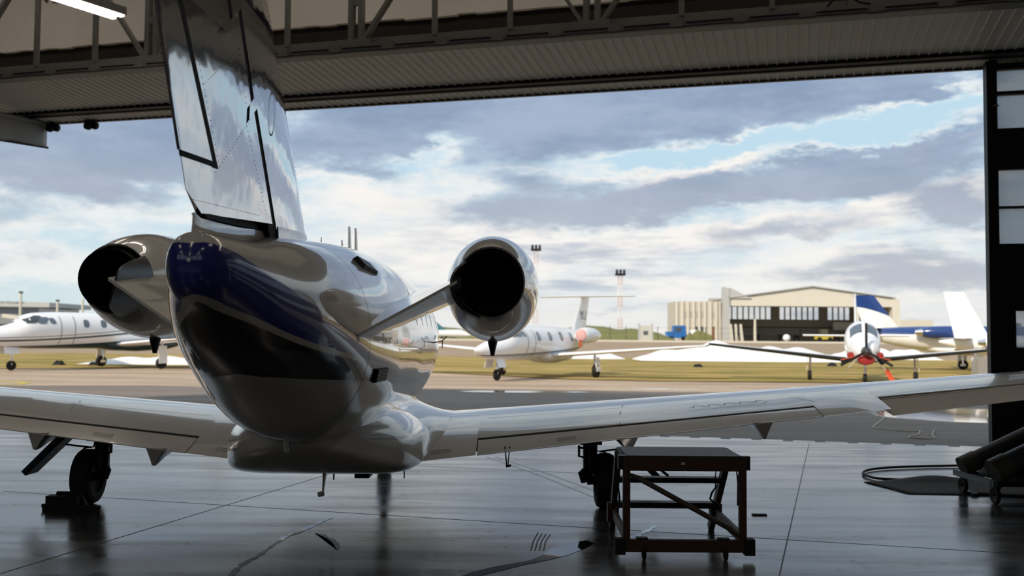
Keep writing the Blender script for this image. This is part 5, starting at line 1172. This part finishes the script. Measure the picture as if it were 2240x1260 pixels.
lattice(1172, 330, 31.0, 'red and white lattice tower right of the right engine'); lattice(1357, 330, 23.0, 'red and white lattice tower above the parked jet tail in the middle')
# terminal
tm = empty('terminal', (-155, 300, 1.28)); tag(tm, 'grey airport terminal with lettering along its roof band at the far left', 'building')
def Tm(mb, name, m, **k): return mb.build(name, m, tm, smooth=False, org=(-155, 300, 1.28), **k)
Tm(MB().hexa([(-190, 300, 10.1), (-139.4, 300, 9.75), (-139.4, 330, 9.75), (-190, 330, 10.1), (-190, 300, 12.3), (-139.4, 300, 11.2), (-139.4, 330, 11.2), (-190, 330, 12.3)]), 'roof_band', BUILDG)
Tm(MB().box(-190, -143, 301, 329, 7.4, 10.2), 'upper_glazing', GLASS); Tm(MB().box(-190, -147.5, 298, 328, 4.6, 7.6), 'floor_band', mat('slate_cladding', (.22, .235, .26), .6)); Tm(MB().box(-190, -135, 303, 328, 1.28, 6.8), 'lower_glazing', GLASS); Tm(MB().box(-160, -118, 306, 326, 1.28, 6.1), 'pier_wing', GREENLINE_SHADE)
vs, fs = text_mesh('NIKOLA TESLA AIRPORT', 1.15)
Tm(MB().add([(-151.2 + v[0] * .70, 299.95, 11.05 + v[1] * .8 - v[0] * .016) for v in vs], fs), 'roof_lettering', mat('letter_grey', (.10, .11, .12), .6))
jb = empty('boarding_bridge', (-135, 270, 1.28)); tag(jb, 'pale boarding bridge sloping down in front of the terminal', 'boarding bridge')
def Jb(mb, name, m): return mb.build(name, m, jb, smooth=False, org=(-135, 270, 1.28))
Jb(MB().bar((-137.5, 270, 6.6), (-127, 270, 5.0), 3, .9), 'tunnel', KERB); Jb(MB().box(-127.6, -124.8, 268.5, 271.5, 2.2, 5.6), 'cab', BUILDC); Jb(MB().box(-135, -134, 269.5, 270.5, 1.28, 6.2), 'leg', DARKMETAL); Jb(MB().box(-126.8, -125.8, 269.5, 270.5, 1.28, 2.4), 'leg', DARKMETAL)
for px, lab in ((70, 'white upright drum left of the parked jet cockpit, before the terminal'), (77, 'white upright drum nearest the parked jet cockpit')): tag(MB().tube([((px - 1120) / 2178 * 285, 285, 1.28), ((px - 1120) / 2178 * 285, 285, 7.2)], .62, 12).build('white_column', OUTWHITE), lab, 'column')
for px, w2, lab in ((110, 1.1, 'white roof box above the left parked jet windscreen'), (132, .9, 'white roof box behind the left parked jet cabin door'), (190, 1.6, 'white low box nearest the left engine, above the parked jet')):
    x = (px - 1120) / 2178 * 300; tag(MB().box(x - w2, x + w2, 303, 306, 6.0, 7.6).build('roof_unit', OUTWHITE, smooth=False), lab, 'roof unit')
# blue truck and yellow machine by the office block
tk = empty('truck', (34.9, 215, 1.28)); tag(tk, 'bright blue truck parked left of the office block', 'truck')
def Tk(mb, name, m, par=tk): return mb.build(name, m, par, smooth=False, org=(34.9, 215, 1.28))
Tk(MB().hexa([(34.6, 214, 1.9), (37.6, 214, 1.9), (37.6, 217, 1.9), (34.6, 217, 1.9), (34.9, 214, 4.6), (37.4, 214, 4.6), (37.4, 217, 4.6), (34.9, 217, 4.6)]), 'cab', TRUCKB); Tk(MB().box(33.4, 34.7, 214, 217, 1.9, 3.3), 'bonnet', TRUCKB); Tk(MB().box(35.2, 36.4, 213.93, 214.0, 3.3, 4.2), 'window', GLASS); Tk(MB().box(33.2, 33.5, 214.2, 216.8, 1.9, 2.4), 'bumper', OUTWHITE)
for x in (34.2, 36.9): tk_w = MB().lathe_y([(213.9, .5, .5), (214.4, .5, .5)], x, 1.8, 16, c0=True, c1=True).build('wheel', BLACK, tk, org=(34.9, 215, 1.28))
yk_ = empty('yellow_loader', (40.5, 216, 1.28)); tag(yk_, 'pale yellow low machine between the blue truck and the office block', 'machine')
MB().box(-2.6, 2.6, -1, 1, .5, 1.4).build('deck', mat('pale_yellow', (.70, .62, .35), .6), yk_, smooth=False); MB().box(-2.0, -.6, -1, 1, 1.4, 2.4).build('cab', OUTWHITE, yk_, smooth=False); MB().lathe_y([(-1.1, .45, .45), (-.7, .45, .45)], -1.5, .45, 14, c0=True, c1=True).build('wheel', BLACK, yk_); MB().lathe_y([(-1.1, .45, .45), (-.7, .45, .45)], 1.5, .45, 14, c0=True, c1=True).build('wheel', BLACK, yk_)
mound('shrub', BERMG, 37.6, 200, 3.0, 1.5, 2.0, 1.2, 'dark green bush before the yellow machine', 'bush', 3, 24, 10, .25)
# things by the far hangar mouth
mq = empty('yellow_tractor', (77, 246, 1.28)); tag(mq, 'small ochre tractor parked in the mouth of the far hangar', 'tractor')
MB().box(-2, 2, -1, 1, .6, 1.8).build('body', YELLOW, mq, smooth=False); MB().box(-.8, .8, -1, 1, 1.8, 3.1).build('cab', mat('dark_cab', (.08, .07, .04), .4), mq, smooth=False)
for x in (-1.3, 1.3): MB().lathe_y([(-1.15, .6, .6), (-.8, .6, .6)], x, .6, 16, c0=True, c1=True).build('wheel', BLACK, mq)
for x, y, r_, lab in ((67.3, 244, .9, 'white ball shaped tank right of the thick pale post'), (90.5, 244, 1.0, 'white ball shaped tank left of the propeller plane')):
    tag(MB().lathe_y([(y - r_, .02, .02), (y - r_ * .8, r_ * .6, r_ * .6), (y - r_ * .4, r_ * .92, r_ * .92), (y, r_, r_), (y + r_ * .4, r_ * .92, r_ * .92), (y + r_ * .8, r_ * .6, r_ * .6), (y + r_, .02, .02)], x, 1.28 + r_, 18, c0=True, c1=True).build('storage_tank', OUTWHITE), lab, 'tank')
random.seed(12)
mb = MB()
# dark clutter inside the far hangar: parked aircraft shapes
for i in range(6):
    x = 63 + i * 5.6; t = empty('stored_plane', (x, 274 + (i % 2) * 5, 1.28)); tag(t, ['leftmost', 'second', 'third', 'fourth', 'fifth', 'rightmost'][i] + ' small dim plane stored inside the far hangar', 'airplane', 'planes inside the far hangar')
    MB().lathe_y([(-4, .1, .1), (-2, .45, .5), (0, .6, .7), (2, .5, .55), (2.8, .1, .1)], 0, 1.6, 14, c0=True, c1=True).build('fuselage', STEEL, t); MB().box(-4.5, 4.5, -.5, .7, 1.9, 2.05).build('wing', STEEL, t, smooth=False); MB().box(-.05, .05, -4.2, -3.2, 1.7, 3.2).build('fin', STEEL, t, smooth=False)
    for q in (-.8, .8): MB().bar((q, 0, 0), (q * .4, 0, 1.3), .12, .3).build('gear_leg', DARKMETAL, t, smooth=False)
# fence of thin posts before the berm
fc = empty('fence', (17, 150, 1.28)); tag(fc, 'thin dark wire fence before the green berm', 'fence')
for i in range(12): MB().tube([(-7 + i * 2.4, 0, 0), (-7 + i * 2.4, 0, 2.3)], .05, 6).build('fence_post', FENCEG, fc)
for z in (.6, 1.3, 2.1): MB().tube([(-7, 0, z), (19.4, 0, z)], .012, 4).build('wire', FENCEG, fc)
gk = empty('fence_gate', (19.9, 148, 1.28)); tag(gk, 'pale grey gate panel in the wire fence before the berm', 'gate')
MB().box(-.9, .9, -.05, .05, .0, 2.4).build('gate_panel', mat('gate_grey', (.55, .54, .50), .8), gk, smooth=False); MB().box(-1.1, -.85, -.1, .1, 0, 2.7).build('gate_post', BUILDG, gk, smooth=False); MB().box(.85, 1.1, -.1, .1, 0, 2.7).build('gate_post', BUILDG, gk, smooth=False); MB().box(-.35, .35, -.08, -.05, 1.0, 1.6).build('notice', GREYLINE, gk, smooth=False)
# low buildings on the right horizon
for x0, x1, Yd, z1, m, lab in ((127, 139.5, 330, 8.6, KERB, 'white low building on the horizon right of the far hangar'), (118, 125, 330, 5.6, BLUEP, 'blue low building on the horizon right of the far hangar'), (112, 160, 345, 4.4, BERMG, None)):
    o = MB().box(x0, x1, Yd, Yd + 12, 1.28, z1).build('distant_building' if lab else 'tree_line', m, smooth=False)
    if lab: tag(o, lab, 'building')
    else: struct(o)
# teal aircraft tail glimpsed beyond the nose of the hangar jet
ot = empty('distant_plane', (-12.2, 150, 1.28)); tag(ot, 'distant teal tailed plane glimpsed between the hangar jet nose and right engine', 'airplane')
MB().hexa([(-.3, -.1, .6), (4.0, -.1, .3), (4.0, .1, .3), (-.3, .1, .6), (-.5, -.1, 2.9), (.6, -.1, 2.9), (.6, .1, 2.9), (-.5, .1, 2.9)]).build('fin', mat('teal_paint', (.05, .17, .22), .4), ot, smooth=False); MB().tube([(-3, 0, .9), (0, 0, 1.0), (4.5, 0, 1.0), (6, 0, .8)], [.15, .5, .6, .2], 12).build('fuselage', OUTWHITE, ot); MB().box(1.5, 1.9, -.2, .2, 0, .7).build('gear_leg', DARKMETAL, ot, smooth=False)
